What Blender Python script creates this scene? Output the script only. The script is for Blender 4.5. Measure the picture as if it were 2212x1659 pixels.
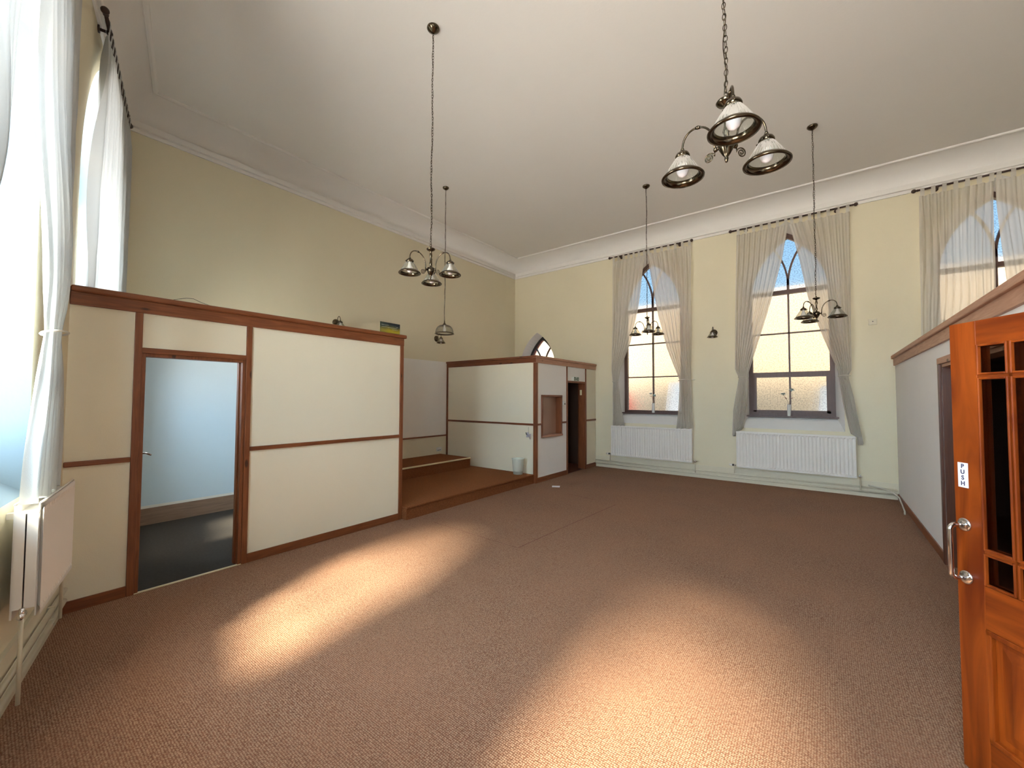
import bpy, bmesh, math, random
from mathutils import Vector, Matrix
from mathutils.geometry import tessellate_polygon
random.seed(7)
PI = math.pi
sc = bpy.context.scene
C = sc.collection
for o in list(bpy.data.objects): bpy.data.objects.remove(o)

# ------------------------------------------------------------------ camera
cam_d = bpy.data.cameras.new('camera'); cam = bpy.data.objects.new('camera', cam_d); C.objects.link(cam)
YAW, PITCH, ROLL = math.radians(37.4819), math.radians(2.0287), math.radians(0.205)
fwd = Vector((-math.sin(YAW)*math.cos(PITCH), math.cos(YAW)*math.cos(PITCH), math.sin(PITCH)))
rt = Vector((math.cos(YAW), math.sin(YAW), 0)); up = rt.cross(fwd)
r2 = rt*math.cos(ROLL)+up*math.sin(ROLL); u2 = -rt*math.sin(ROLL)+up*math.cos(ROLL)
cam.matrix_world = Matrix(((r2.x, u2.x, -fwd.x, 0), (r2.y, u2.y, -fwd.y, 0), (r2.z, u2.z, -fwd.z, 1.6), (0, 0, 0, 1)))
cam_d.sensor_width = 36; cam_d.sensor_fit = 'HORIZONTAL'; cam_d.lens = 879.03/2212*36
cam_d.clip_start = 0.02; cam_d.clip_end = 200
sc.camera = cam
# ------------------------------------------------------------------ view
sc.view_settings.view_transform = 'Standard'; sc.view_settings.look = 'None'
sc.view_settings.gamma = 1; sc.view_settings.use_curve_mapping = False
sc.view_settings.exposure = 0.0
# ------------------------------------------------------------------ sky: bright on the sun's side, blue on the other
SUN_SIDE, AWAY, GROUND_SUN = 28.0, 1.0, 38.0
w = bpy.data.worlds.new('sky'); sc.world = w; w.use_nodes = True
nt = w.node_tree; nt.nodes.clear()
def N(t, **k):
    n = nt.nodes.new(t)
    for a, b in k.items(): setattr(n, a, b)
    return n
tc = N('ShaderNodeTexCoord'); sx = N('ShaderNodeSeparateXYZ'); nt.links.new(tc.outputs['Generated'], sx.inputs[0])
def mr(src, a, b, interp='SMOOTHSTEP'):
    m = N('ShaderNodeMapRange', interpolation_type=interp); nt.links.new(src, m.inputs[0])
    m.inputs[1].default_value = a; m.inputs[2].default_value = b; return m.outputs[0]
def mixc(f, a, b):
    m = N('ShaderNodeMix', data_type='RGBA', clamp_factor=True); nt.links.new(f, m.inputs[0])
    for i, v in ((6, a), (7, b)):
        if isinstance(v, tuple): m.inputs[i].default_value = v
        else: nt.links.new(v, m.inputs[i])
    return m.outputs[2]
fs = mr(sx.outputs['Y'], 0.05, -0.58)
k1 = (.74*SUN_SIDE, .92*SUN_SIDE, 1.08*SUN_SIDE, 1); k2 = (.58*SUN_SIDE, .82*SUN_SIDE, 1.0*SUN_SIDE, 1)
sky_s = mixc(mr(sx.outputs['Z'], 0.0, 0.9), k1, k2)
a1 = (.62*AWAY, .9*AWAY, 1.12*AWAY, 1); a2 = (.25*AWAY, .62*AWAY, 1.15*AWAY, 1)
sky_a = mixc(mr(sx.outputs['Z'], 0.05, 0.6), a1, a2)
sky = mixc(fs, sky_a, sky_s)
g = mixc(fs, (.34, .31, .27, 1), (.98*GROUND_SUN, .91*GROUND_SUN, .83*GROUND_SUN, 1))
full = mixc(mr(sx.outputs['Z'], -0.03, 0.03), g, sky)
bg = N('ShaderNodeBackground'); nt.links.new(full, bg.inputs[0]); wo = N('ShaderNodeOutputWorld'); nt.links.new(bg.outputs[0], wo.inputs[0])
w.cycles.sampling_method = 'MANUAL'; w.cycles.sample_map_resolution = 512
# ------------------------------------------------------------------ sun
sd = bpy.data.lights.new('sun', 'SUN'); sun = bpy.data.objects.new('sun', sd); C.objects.link(sun)
sd.energy = 25.0; sd.angle = math.radians(9.5); sd.color = (1.0, .92, .71)
sdir = Vector((-0.17, 1.0, -0.96)).normalized()
sun.rotation_euler = sdir.to_track_quat('-Z', 'Y').to_euler(); sun.location = (0, -8, 12)
# ------------------------------------------------------------------ room numbers (metres)
XW1, YW2, ZC, COV = -6.79, 8.98, 5.37, 0.31
XW4 = 4.2
KD = Vector((1, -.2507, 0)).normalized(); KN = Vector((.2507, 1, 0)).normalized()
P3 = Vector((-4.48, .385, 0))
def w3(x, off, z):
    p = P3 + Vector((1, -.2507, 0))*(x+4.48) + KN*off; return Vector((p.x, p.y, z))
def w2(x, off, z): return Vector((x, YW2-off, z))
def w1(y, off, z): return Vector((XW1+off, y, z))

# ================================================================== materials
def new_mat(name):
    m = bpy.data.materials.new(name); m.use_nodes = True
    t = m.node_tree; b = t.nodes['Principled BSDF']; return m, t, b
def mat(name, col, rough=.6, var=.06, vscale=3.0, bump=0.0, bscale=200.0, metal=0.0, spec=.5, col2=None, detail=4):
    m, t, b = new_mat(name)
    b.inputs['Roughness'].default_value = rough; b.inputs['Metallic'].default_value = metal
    b.inputs['Specular IOR Level'].default_value = spec
    co = t.nodes.new('ShaderNodeTexCoord'); nz = t.nodes.new('ShaderNodeTexNoise'); nz.inputs['Scale'].default_value = vscale
    nz.inputs['Detail'].default_value = detail
    t.links.new(co.outputs['Object'], nz.inputs['Vector'])
    mx = t.nodes.new('ShaderNodeMix'); mx.data_type = 'RGBA'; t.links.new(nz.outputs['Fac'], mx.inputs[0])
    c2 = col2 or tuple(max(0, c*(1-var)) for c in col); c1 = tuple(c*(1+var) for c in col) if not col2 else col
    mx.inputs[6].default_value = (*c1, 1); mx.inputs[7].default_value = (*c2, 1)
    t.links.new(mx.outputs[2], b.inputs['Base Color'])
    if bump:
        n2 = t.nodes.new('ShaderNodeTexNoise'); n2.inputs['Scale'].default_value = bscale; t.links.new(co.outputs['Object'], n2.inputs['Vector'])
        bp = t.nodes.new('ShaderNodeBump'); bp.inputs['Strength'].default_value = bump; bp.inputs['Distance'].default_value = .01
        t.links.new(n2.outputs['Fac'], bp.inputs['Height']); t.links.new(bp.outputs[0], b.inputs['Normal'])
    return m
def wood(name, c1, c2, rough=.4, axis='Z', scale=6.0, knots=True, stretch=14.0, spec=.5):
    """grain runs along `axis`; sparse darker knots"""
    m, t, b = new_mat(name); b.inputs['Roughness'].default_value = rough; b.inputs['Specular IOR Level'].default_value = spec
    co = t.nodes.new('ShaderNodeTexCoord'); mp = t.nodes.new('ShaderNodeMapping')
    s = {'X': (1, stretch, stretch), 'Y': (stretch, 1, stretch), 'Z': (stretch, stretch, 1)}[axis]
    mp.inputs['Scale'].default_value = s; t.links.new(co.outputs['Object'], mp.inputs[0])
    nz = t.nodes.new('ShaderNodeTexNoise'); nz.inputs['Scale'].default_value = scale/2; nz.inputs['Detail'].default_value = 6; nz.inputs['Distortion'].default_value = 1.2
    t.links.new(mp.outputs[0], nz.inputs['Vector'])
    rp = t.nodes.new('ShaderNodeValToRGB'); rp.color_ramp.elements[0].position = .32; rp.color_ramp.elements[1].position = .68
    rp.color_ramp.elements[0].color = (*c1, 1); rp.color_ramp.elements[1].color = (*c2, 1)
    t.links.new(nz.outputs['Fac'], rp.inputs[0]); out = rp.outputs[0]
    if knots:
        vo = t.nodes.new('ShaderNodeTexVoronoi'); vo.inputs['Scale'].default_value = 4.2
        mp2 = t.nodes.new('ShaderNodeMapping'); s2 = {'X': (.6, 1.6, 1.6), 'Y': (1.6, .6, 1.6), 'Z': (1.6, 1.6, .6)}[axis]
        mp2.inputs['Scale'].default_value = s2; t.links.new(co.outputs['Object'], mp2.inputs[0]); t.links.new(mp2.outputs[0], vo.inputs['Vector'])
        r2_ = t.nodes.new('ShaderNodeValToRGB'); r2_.color_ramp.elements[0].position = .07; r2_.color_ramp.elements[1].position = .12
        r2_.color_ramp.elements[0].color = (.22, .18, .16, 1); r2_.color_ramp.elements[1].color = (1, 1, 1, 1)
        t.links.new(vo.outputs['Distance'], r2_.inputs[0])
        mu = t.nodes.new('ShaderNodeMix'); mu.data_type = 'RGBA'; mu.blend_type = 'MULTIPLY'; mu.inputs[0].default_value = 1
        t.links.new(out, mu.inputs[6]); t.links.new(r2_.outputs[0], mu.inputs[7]); out = mu.outputs[2]
    t.links.new(out, b.inputs['Base Color'])
    return m
def cloth(name, col, trans=.45, sheer=0.0):
    m, t, b = new_mat(name); b.inputs['Roughness'].default_value = .9; b.inputs['Base Color'].default_value = (*col, 1); b.inputs['Specular IOR Level'].default_value = .2
    tr = t.nodes.new('ShaderNodeBsdfTranslucent'); tr.inputs[0].default_value = (*col, 1)
    mx = t.nodes.new('ShaderNodeMixShader'); mx.inputs[0].default_value = trans
    co = t.nodes.new('ShaderNodeTexCoord'); nz = t.nodes.new('ShaderNodeTexNoise'); nz.inputs['Scale'].default_value = 260
    t.links.new(co.outputs['Object'], nz.inputs['Vector']); bp = t.nodes.new('ShaderNodeBump'); bp.inputs['Strength'].default_value = .25; bp.inputs['Distance'].default_value = .004
    t.links.new(nz.outputs['Fac'], bp.inputs['Height']); t.links.new(bp.outputs[0], b.inputs['Normal'])
    t.links.new(b.outputs[0], mx.inputs[1]); t.links.new(tr.outputs[0], mx.inputs[2]); out = mx.outputs[0]
    if sheer:
        tp = t.nodes.new('ShaderNodeBsdfTransparent'); m2 = t.nodes.new('ShaderNodeMixShader'); m2.inputs[0].default_value = sheer
        t.links.new(out, m2.inputs[1]); t.links.new(tp.outputs[0], m2.inputs[2]); out = m2.outputs[0]
    t.links.new(out, t.nodes['Material Output'].inputs[0]); return m
def frosted(name, tint, clear, rough, pebble=120.0):
    """pebbled obscure glass: part straight through, part scattered"""
    m, t, b = new_mat(name); t.nodes.remove(b)
    co = t.nodes.new('ShaderNodeTexCoord'); nz = t.nodes.new('ShaderNodeTexNoise'); nz.inputs['Scale'].default_value = pebble; nz.inputs['Detail'].default_value = 1
    t.links.new(co.outputs['Object'], nz.inputs['Vector'])
    bp = t.nodes.new('ShaderNodeBump'); bp.inputs['Strength'].default_value = .7; bp.inputs['Distance'].default_value = .01; t.links.new(nz.outputs['Fac'], bp.inputs['Height'])
    tp = t.nodes.new('ShaderNodeBsdfTransparent'); tp.inputs[0].default_value = (*tint, 1)
    if rough is not None:
        n4 = t.nodes.new('ShaderNodeTexNoise'); n4.inputs['Scale'].default_value = 42; n4.inputs['Detail'].default_value = 3; t.links.new(co.outputs['Object'], n4.inputs['Vector'])
        rp = t.nodes.new('ShaderNodeValToRGB'); rp.color_ramp.elements[0].position = .36; rp.color_ramp.elements[1].position = .56
        rp.color_ramp.elements[0].color = (tint[0]*.66, tint[1]*.67, tint[2]*.70, 1); rp.color_ramp.elements[1].color = (*tint, 1)
        t.links.new(n4.outputs['Fac'], rp.inputs[0]); t.links.new(rp.outputs[0], tp.inputs[0])
    if rough is None:
        sc2 = t.nodes.new('ShaderNodeBsdfTranslucent'); sc2.inputs[0].default_value = (*tint, 1)
    else:
        sc2 = t.nodes.new('ShaderNodeBsdfRefraction'); sc2.inputs['Color'].default_value = (*tint, 1); sc2.inputs['Roughness'].default_value = rough; sc2.inputs['IOR'].default_value = 1.15
        t.links.new(bp.outputs[0], sc2.inputs['Normal']); t.links.new(rp.outputs[0], sc2.inputs['Color'])
    mx = t.nodes.new('ShaderNodeMixShader'); mx.inputs[0].default_value = 1-clear
    t.links.new(tp.outputs[0], mx.inputs[1]); t.links.new(sc2.outputs[0], mx.inputs[2])
    t.links.new(mx.outputs[0], t.nodes['Material Output'].inputs[0]); return m
def clear_glass(name, refl=.12, tint=(.93, .95, .92), haze=0.0):
    m, t, b = new_mat(name); t.nodes.remove(b)
    tp = t.nodes.new('ShaderNodeBsdfTransparent'); tp.inputs[0].default_value = (*tint, 1)
    gl = t.nodes.new('ShaderNodeBsdfGlossy'); gl.inputs['Roughness'].default_value = .04
    lw = t.nodes.new('ShaderNodeLayerWeight'); lw.inputs[0].default_value = refl
    mx = t.nodes.new('ShaderNodeMixShader'); t.links.new(lw.outputs['Fresnel'], mx.inputs[0])
    t.links.new(tp.outputs[0], mx.inputs[1]); t.links.new(gl.outputs[0], mx.inputs[2]); out = mx.outputs[0]
    if haze:
        df = t.nodes.new('ShaderNodeBsdfDiffuse'); df.inputs[0].default_value = (.58, .56, .49, 1)
        m2 = t.nodes.new('ShaderNodeMixShader'); m2.inputs[0].default_value = haze
        t.links.new(out, m2.inputs[1]); t.links.new(df.outputs[0], m2.inputs[2]); out = m2.outputs[0]
    t.links.new(out, t.nodes['Material Output'].inputs[0]); return m
def carpet(name, ca, cb, cc):
    m, t, b = new_mat(name); b.inputs['Roughness'].default_value = .95; b.inputs['Specular IOR Level'].default_value = .1
    co = t.nodes.new('ShaderNodeTexCoord')
    vo = t.nodes.new('ShaderNodeTexVoronoi'); vo.inputs['Scale'].default_value = 95; vo.inputs['Randomness'].default_value = .35
    t.links.new(co.outputs['Object'], vo.inputs['Vector'])
    nz = t.nodes.new('ShaderNodeTexNoise'); nz.inputs['Scale'].default_value = 1.1; nz.inputs['Detail'].default_value = 5; t.links.new(co.outputs['Object'], nz.inputs['Vector'])
    n3 = t.nodes.new('ShaderNodeTexNoise'); n3.inputs['Scale'].default_value = 60; n3.inputs['Detail'].default_value = 2; t.links.new(co.outputs['Object'], n3.inputs['Vector'])
    r1 = t.nodes.new('ShaderNodeValToRGB'); r1.color_ramp.elements[0].color = (*ca, 1); r1.color_ramp.elements[1].color = (*cb, 1)
    r1.color_ramp.elements[0].position = .15; r1.color_ramp.elements[1].position = .6
    t.links.new(vo.outputs['Distance'], r1.inputs[0])
    r0 = t.nodes.new('ShaderNodeMapRange'); t.links.new(nz.outputs['Fac'], r0.inputs[0]); r0.inputs[1].default_value = .35; r0.inputs[2].default_value = .7; r0.inputs[4].default_value = .55
    mx = t.nodes.new('ShaderNodeMix'); mx.data_type = 'RGBA'; t.links.new(r0.outputs[0], mx.inputs[0]); t.links.new(r1.outputs[0], mx.inputs[6]); mx.inputs[7].default_value = (*cc, 1)
    m3 = t.nodes.new('ShaderNodeMix'); m3.data_type = 'RGBA'; m3.blend_type = 'OVERLAY'; m3.inputs[0].default_value = .35
    t.links.new(mx.outputs[2], m3.inputs[6]); t.links.new(n3.outputs['Fac'], m3.inputs[7])
    t.links.new(m3.outputs[2], b.inputs['Base Color'])
    bp = t.nodes.new('ShaderNodeBump'); bp.invert = True; bp.inputs['Strength'].default_value = .9; bp.inputs['Distance'].default_value = .006
    t.links.new(vo.outputs['Distance'], bp.inputs['Height']); t.links.new(bp.outputs[0], b.inputs['Normal'])
    return m
M = {}
M['cream'] = mat('cream_wall_paint', (.75, .68, .50), .75, .04, 1.2, .12, 90, spec=.25)
M['panel'] = mat('cream_panel_paint', (.82, .765, .60), .7, .03, 1.5, .08, 120, spec=.25)
M['panelw'] = mat('pale_white_panel_paint', (.86, .83, .78), .7, .03, 1.5, .05, 120, spec=.25)
M['ceil'] = mat('off_white_ceiling_paint', (.83, .80, .755), .85, .03, .8, .1, 40, spec=.15)
M['reveal'] = mat('white_reveal_paint', (.80, .775, .73), .7, .03, 2, .05, 60, spec=.25)
M['reveal_dim'] = mat('darkened_reveal_paint', (.23, .295, .34), .7, .03, 2, .05, 60, spec=.2)  # reveal colour lowered below its true tone to offset strong window light
M['blue'] = mat('pale_blue_paint', (.60, .71, .78), .7, .03, 2, .05, 60, spec=.25)
M['skirt'] = mat('cream_gloss_paint', (.70, .64, .49), .4, .05, 3)
M['pinez'] = wood('stained_pine_vertical', (.155, .042, .013), (.245, .078, .026), .42, 'Z')
M['piney'] = wood('stained_pine_along_y', (.155, .042, .013), (.245, .078, .026), .42, 'Y')
M['pinex'] = wood('stained_pine_along_x', (.125, .032, .011), (.20, .060, .022), .42, 'X')
M['pinkpine'] = wood('paler_pine_along_y', (.36, .175, .105), (.48, .26, .165), .5, 'Y')
M['dark'] = wood('dark_brown_wood', (.075, .024, .012), (.115, .038, .018), .4, 'Z', knots=False)
M['winframe'] = wood('brown_window_frame_paint', (.085, .042, .032), (.11, .055, .042), .45, 'Z', knots=False)
M['hard'] = wood('orange_hardwood', (.125, .017, .002), (.33, .064, .006), .4, 'Z', scale=3.0, knots=False, stretch=9, spec=.25)
M['hardx'] = wood('orange_hardwood_rail', (.11, .015, .002), (.29, .054, .005), .4, 'X', scale=3.0, knots=False, stretch=9, spec=.25)
M['rod'] = mat('dark_brown_rod_wood', (.045, .022, .016), .4, .1, 30)
M['curtain'] = cloth('ivory_curtain_cloth', (.84, .80, .72), .5, .20)
M['curtain2'] = cloth('white_curtain_cloth', (.56, .575, .57), .15)
M['metal'] = mat('antique_brass_metal', (.115, .09, .06), .2, .1, 20, metal=1)
M['chrome'] = mat('polished_chrome', (.78, .78, .80), .1, .02, 20, metal=1)
M['shade'] = clear_glass('ribbed_glass', .16, (.80, .81, .76), haze=.13)
M['bulb'] = mat('opal_bulb_glass', (.88, .84, .86), .3, .02, 20)
M['white'] = mat('white_enamel', (.80, .76, .70), .35, .02, 5)
M['plastic'] = mat('white_plastic', (.74, .75, .72), .4, .02, 5)
M['binm'] = mat('pale_mint_plastic', (.66, .70, .60), .45, .03, 5)
M['black'] = mat('black_plastic', (.02, .02, .022), .4, .1, 5)
M['carpet'] = carpet('terracotta_loop_carpet', (.43, .285, .192), (.18, .078, .045), (.33, .172, .104))
M['carpet2'] = carpet('rust_brown_loop_carpet', (.34, .135, .055), (.17, .055, .02), (.27, .10, .04))
M['seam'] = mat('dark_carpet_seam', (.16, .05, .03), .9, .1, 10)
M['lino'] = mat('worn_black_floor', (.030, .025, .021), .8, .3, 40, .1, 300, col2=(.06, .05, .042), spec=.15)
M['darkroom'] = mat('unlit_room_dark_brown', (.10, .05, .032), .7, .1, 2)  # darkness of the unlit interiors put into the wall colour
M['strip'] = mat('cream_threshold_metal', (.75, .66, .42), .35, .05, 5)
M['glass'] = frosted('obscure_glass_pale', (.96, .96, .95), .22, .22)
M['glass3'] = frosted('obscure_glass_sunny', (.91, .95, .97), .96, None)
M['glass3c'] = frosted('obscure_glass_scattering', (.97, .97, .96), .85, None)
M['doorglass'] = clear_glass('door_glass', .09, (.55, .52, .50))
M['shutter'] = mat('bronze_shutter', (.34, .19, .12), .28, .08, 3, spec=.8)
M['paper'] = mat('white_paper', (.82, .80, .86), .8, .02, 5)
M['ink'] = mat('dark_ink', (.06, .05, .09), .8, .1, 5)
M['green'] = mat('exit_sign_green', (.03, .10, .055), .4, .05, 5)
M['exitw'] = mat('exit_sign_white', (.62, .66, .58), .4, .03, 5)
M['petal'] = mat('grey_green_petals', (.48, .56, .52), .7, .08, 30)
M['stem'] = mat('pinkish_stem', (.42, .24, .18), .6, .1, 10)
M['stone'] = mat('peach_sandstone', (.16, .108, .062), .9, .10, 1.1, .3, 6)
M['tarmac'] = mat('grey_tarmac', (.30, .29, .27), .9, .1, 3)
M['redp'] = mat('red_car_paint', (.6, .02, .012), .3, .02, 3)
M['whitep'] = mat('white_van_paint', (.40, .43, .46), .3, .02, 3)
M['cable'] = mat('white_cable', (.72, .68, .58), .5, .03, 5)

# ================================================================== mesh helpers
def sp(o, label=None, cat=None, group=None, kind=None):
    for k, v in (('label', label), ('category', cat), ('group', group), ('kind', kind)):
        if v: o[k] = v
    return o
def obj(name, bm, m, parent=None, smooth=False, world=True, bevel=0.0):
    """one mesh object; coordinates are world ones unless world=False (then local to the parent)"""
    me = bpy.data.meshes.new(name)
    bmesh.ops.recalc_face_normals(bm, faces=bm.faces)
    if parent is not None and world:
        bmesh.ops.transform(bm, matrix=parent.matrix_basis.inverted(), verts=bm.verts)
    bm.to_mesh(me); bm.free()
    o = bpy.data.objects.new(name, me); C.objects.link(o)
    me.materials.append(m)
    if smooth:
        for p in me.polygons: p.use_smooth = True
    if parent is not None: o.parent = parent
    if bevel:
        b = o.modifiers.new('bevel', 'BEVEL'); b.width = bevel; b.segments = 2; b.limit_method = 'ANGLE'
    return o
def thing(name, label, cat, loc=(0, 0, 0), rotz=0, group=None, kind=None):
    o = bpy.data.objects.new(name, None); C.objects.link(o); o.empty_display_size = .1
    o.matrix_basis = Matrix.Translation(Vector(loc)) @ Matrix.Rotation(rotz, 4, 'Z')
    return sp(o, label, cat, group, kind)
def dup(root, loc, rotz, label=None, group=None):
    r = root.copy(); C.objects.link(r); r.matrix_basis = Matrix.Translation(Vector(loc)) @ Matrix.Rotation(rotz, 4, 'Z')
    if label: r['label'] = label
    if group: r['group'] = group
    def rec(src, dst):
        for ch in [c for c in bpy.data.objects if c.parent == src]:
            c = ch.copy(); C.objects.link(c); c.parent = dst; rec(ch, c)
    rec(root, r); return r
def B(): return bmesh.new()
def box(bm, x0, x1, y0, y1, z0, z1, mtx=None):
    vs = [bm.verts.new((x, y, z)) for x in (x0, x1) for y in (y0, y1) for z in (z0, z1)]
    for f in ((0, 1, 3, 2), (4, 6, 7, 5), (0, 4, 5, 1), (2, 3, 7, 6), (0, 2, 6, 4), (1, 5, 7, 3)):
        bm.faces.new([vs[i] for i in f])
    if mtx: bmesh.ops.transform(bm, matrix=mtx, verts=vs)
    return bm
def prism(bm, pts, z0, z1):
    lo = [bm.verts.new((x, y, z0)) for x, y in pts]; hi = [bm.verts.new((x, y, z1)) for x, y in pts]; n = len(pts)
    bm.faces.new(lo[::-1]); bm.faces.new(hi)
    for i in range(n): bm.faces.new((lo[i], lo[(i+1) % n], hi[(i+1) % n], hi[i]))
    return bm
def one(x0, x1, y0, y1, z0, z1): return box(B(), x0, x1, y0, y1, z0, z1)
def hexa(bm, pts):
    """8 points: bottom four then top four"""
    vs = [bm.verts.new(p) for p in pts]
    for f in ((3, 2, 1, 0), (4, 5, 6, 7), (0, 1, 5, 4), (1, 2, 6, 5), (2, 3, 7, 6), (3, 0, 4, 7)): bm.faces.new([vs[i] for i in f])
    return bm
def wbox(bm, fn, s0, s1, o0, o1, z0, z1):
    """box laid along a wall given by fn(s, offset, z)"""
    return hexa(bm, [fn(s0, o0, z0), fn(s1, o0, z0), fn(s1, o1, z0), fn(s0, o1, z0), fn(s0, o0, z1), fn(s1, o0, z1), fn(s1, o1, z1), fn(s0, o1, z1)])
def tube(bm, pts, r, n=8, caps=True, radii=None):
    pts = [Vector(p) for p in pts]; rings = []
    a = None
    for i, p in enumerate(pts):
        d = (pts[min(i+1, len(pts)-1)]-pts[max(i-1, 0)]).normalized()
        if a is None:
            a = d.orthogonal().normalized()
        else:
            a = (a - d*a.dot(d)).normalized()
        b = d.cross(a); rr = radii[i] if radii else r
        rings.append([bm.verts.new(p + (a*math.cos(2*PI*j/n)+b*math.sin(2*PI*j/n))*rr) for j in range(n)])
    for q in range(len(rings)-1):
        for j in range(n): bm.faces.new((rings[q][j], rings[q][(j+1) % n], rings[q+1][(j+1) % n], rings[q+1][j]))
    if caps: bm.faces.new(rings[0][::-1]); bm.faces.new(rings[-1])
    return bm
def lathe(bm, prof, n=24, cx=0, cy=0, rib=0.0, ribn=0, axis=None):
    """profile of (radius, z); rib modulates the radius"""
    vs = []
    for (r, z) in prof:
        ring = []
        for j in range(n):
            a = 2*PI*j/n; rr = r*(1+rib*math.cos(ribn*a)) if rib else r
            ring.append(bm.verts.new((cx+rr*math.cos(a), cy+rr*math.sin(a), z)))
        vs.append(ring)
    for q in range(len(vs)-1):
        for j in range(n): bm.faces.new((vs[q][j], vs[q][(j+1) % n], vs[q+1][(j+1) % n], vs[q+1][j]))
    if prof[0][0] > 1e-4 and False: pass
    return bm
def torus(bm, R, r, cz=0, n=32, m=10, cx=0, cy=0, sq=1.0):
    rings = []
    for i in range(n):
        a = 2*PI*i/n
        rings.append([bm.verts.new((cx+(R+r*math.cos(2*PI*j/m))*math.cos(a), cy+(R+r*math.cos(2*PI*j/m))*math.sin(a), cz+sq*r*math.sin(2*PI*j/m))) for j in range(m)])
    for i in range(n):
        for j in range(m): bm.faces.new((rings[i][j], rings[(i+1) % n][j], rings[(i+1) % n][(j+1) % m], rings[i][(j+1) % m]))
    return bm
def sphere(bm, c, r, sx=1, sy=1, sz=1, u=16, v=10):
    g = bmesh.ops.create_uvsphere(bm, u_segments=u, v_segments=v, radius=r)
    bmesh.ops.transform(bm, matrix=Matrix.Translation(Vector(c)) @ Matrix.Diagonal((sx, sy, sz, 1)), verts=g['verts']); return bm
def arch(hw, z0, zs, rise, n=14):
    """pointed-arch outline around s=0, counter-clockwise from bottom left"""
    R = (hw*hw+rise*rise)/(2*hw); pts = [(-hw, z0), (hw, z0)]
    cxr = hw-R; a1 = math.asin(rise/R)
    for i in range(n+1): a = a1*i/n; pts.append((cxr+R*math.cos(a), zs+R*math.sin(a)))
    for i in range(1, n+1): a = a1*(n-i)/n; pts.append((-cxr-R*math.cos(a), zs+R*math.sin(a)))
    return pts
def face_with_holes(bm, fn, off, outline, holes):
    polys = [[Vector((s, z, 0)) for s, z in outline]] + [[Vector((s, z, 0)) for s, z in h] for h in holes]
    tris = tessellate_polygon(polys); flat = [p for q in polys for p in q]
    vs = [bm.verts.new(fn(p.x, off, p.y)) for p in flat]
    for t in tris:
        try: bm.faces.new([vs[i] for i in t])
        except ValueError: pass
def band(bm, fn, offa, A, offb, Bp):
    va = [bm.verts.new(fn(s, offa, z)) for s, z in A]; vb = [bm.verts.new(fn(s, offb, z)) for s, z in Bp]
    n = len(va)
    for i in range(n): bm.faces.new((va[i], va[(i+1) % n], vb[(i+1) % n], vb[i]))
def shift(pts, s0, k=1.0): return [(s*k+s0, z) for s, z in pts]

# ================================================================== floor, ceiling, walls
yW3 = lambda x: .385-.2507*(x+4.48)
bm = B()
fl = [(-4.50, yW3(-4.50)-.1), (XW4, yW3(XW4)-.1), (XW4, YW2+.05), (-4.50, YW2+.05)]
prism(bm, fl, -.08, 0)
floor = sp(obj('floor', bm, M['carpet']), 'worn terracotta loop pile carpet with sunlit patches', 'floor', kind='structure')
bm = B()
def strip(bm, a, b, wd=.0045):
    a, b = Vector((*a, 0)), Vector((*b, 0)); d = (b-a).normalized(); n_ = Vector((-d.y, d.x, 0))*wd
    vs = [bm.verts.new(p+Vector((0, 0, .0015))) for p in (a-n_, b-n_, b+n_, a+n_)]; bm.faces.new(vs)
strip(bm, (-2.63, 3.544), (-2.60, 4.5)); strip(bm, (-2.60, 4.5), (-2.53, 5.89)); strip(bm, (-2.63, 3.544), (-4.0, 3.60), .003)
strip(bm, (-2.74, 4.38), (-3.3, 4.356), .002); strip(bm, (-2.907, 5.955), (-3.473, 6.068), .0045)
seam = obj('carpet_seam', bm, M['seam'], floor)
bm = prism(B(), [(-6.84, .80), (-4.50, .25), (-4.50, 9.03), (-6.84, 9.03)], -.08, 0)
sp(obj('floor', bm, M['lino']), 'black worn floor of the small side room behind the open doorway', 'floor', kind='structure')

# ceiling: flat field, quarter-round cove and cornice on all four sides
def inset(d):
    """the room outline moved inwards by d: corners W3/W1, W1/W2, W2/W4, W4/W3"""
    x0, x1, y1 = XW1+d, XW4-d, YW2-d
    f = lambda x: yW3(x)+d/math.cos(math.atan(.2507))
    return [(x0, f(x0)), (x0, y1), (x1, y1), (x1, f(x1))]
def sweep(bm, prof, closed=False):
    rings = [[bm.verts.new((x, y, z)) for x, y in inset(d)] for d, z in prof]
    rr = list(zip(rings, rings[1:])) + ([(rings[-1], rings[0])] if closed else [])
    for a, b in rr:
        for j in range(4): bm.faces.new((a[j], a[(j+1) % 4], b[(j+1) % 4], b[j]))
bm = B()
out = inset(-.5); top = inset(COV)
bm.faces.new([bm.verts.new((x, y, ZC)) for x, y in top])
obj_c = obj('ceiling', bm, M['ceil']); sp(obj_c, 'off-white plaster ceiling with raised border', 'ceiling', kind='structure')
bm = B(); box(bm, XW1-.6, XW4+.6, -2.6, YW2+.6, ZC+.03, ZC+.12); obj('roof_slab', bm, M['ceil'], obj_c)
z0 = 5.065
cv = [(COV*(1-math.cos(a*PI/2/10)), z0+(ZC-z0)*math.sin(a*PI/2/10)) for a in range(11)]
bm = B(); sweep(bm, cv); o = obj('trim_1', bm, M['ceil'], smooth=True); sp(o, 'curved plaster cove around the ceiling edge', 'cove', kind='structure')
bm = B(); sweep(bm, [(0.0, 4.915), (.022, 4.915), (.022, 4.952), (.012, 4.956), (.012, 4.966), (.045, 4.972), (.050, 5.030), (.030, 5.036), (.030, 5.046), (.012, 5.052), (.012, 5.066), (0, 5.07)], True)
o = obj('trim_2', bm, M['ceil']); sp(o, 'moulded plaster cornice below the cove', 'cornice', kind='structure')
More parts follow.
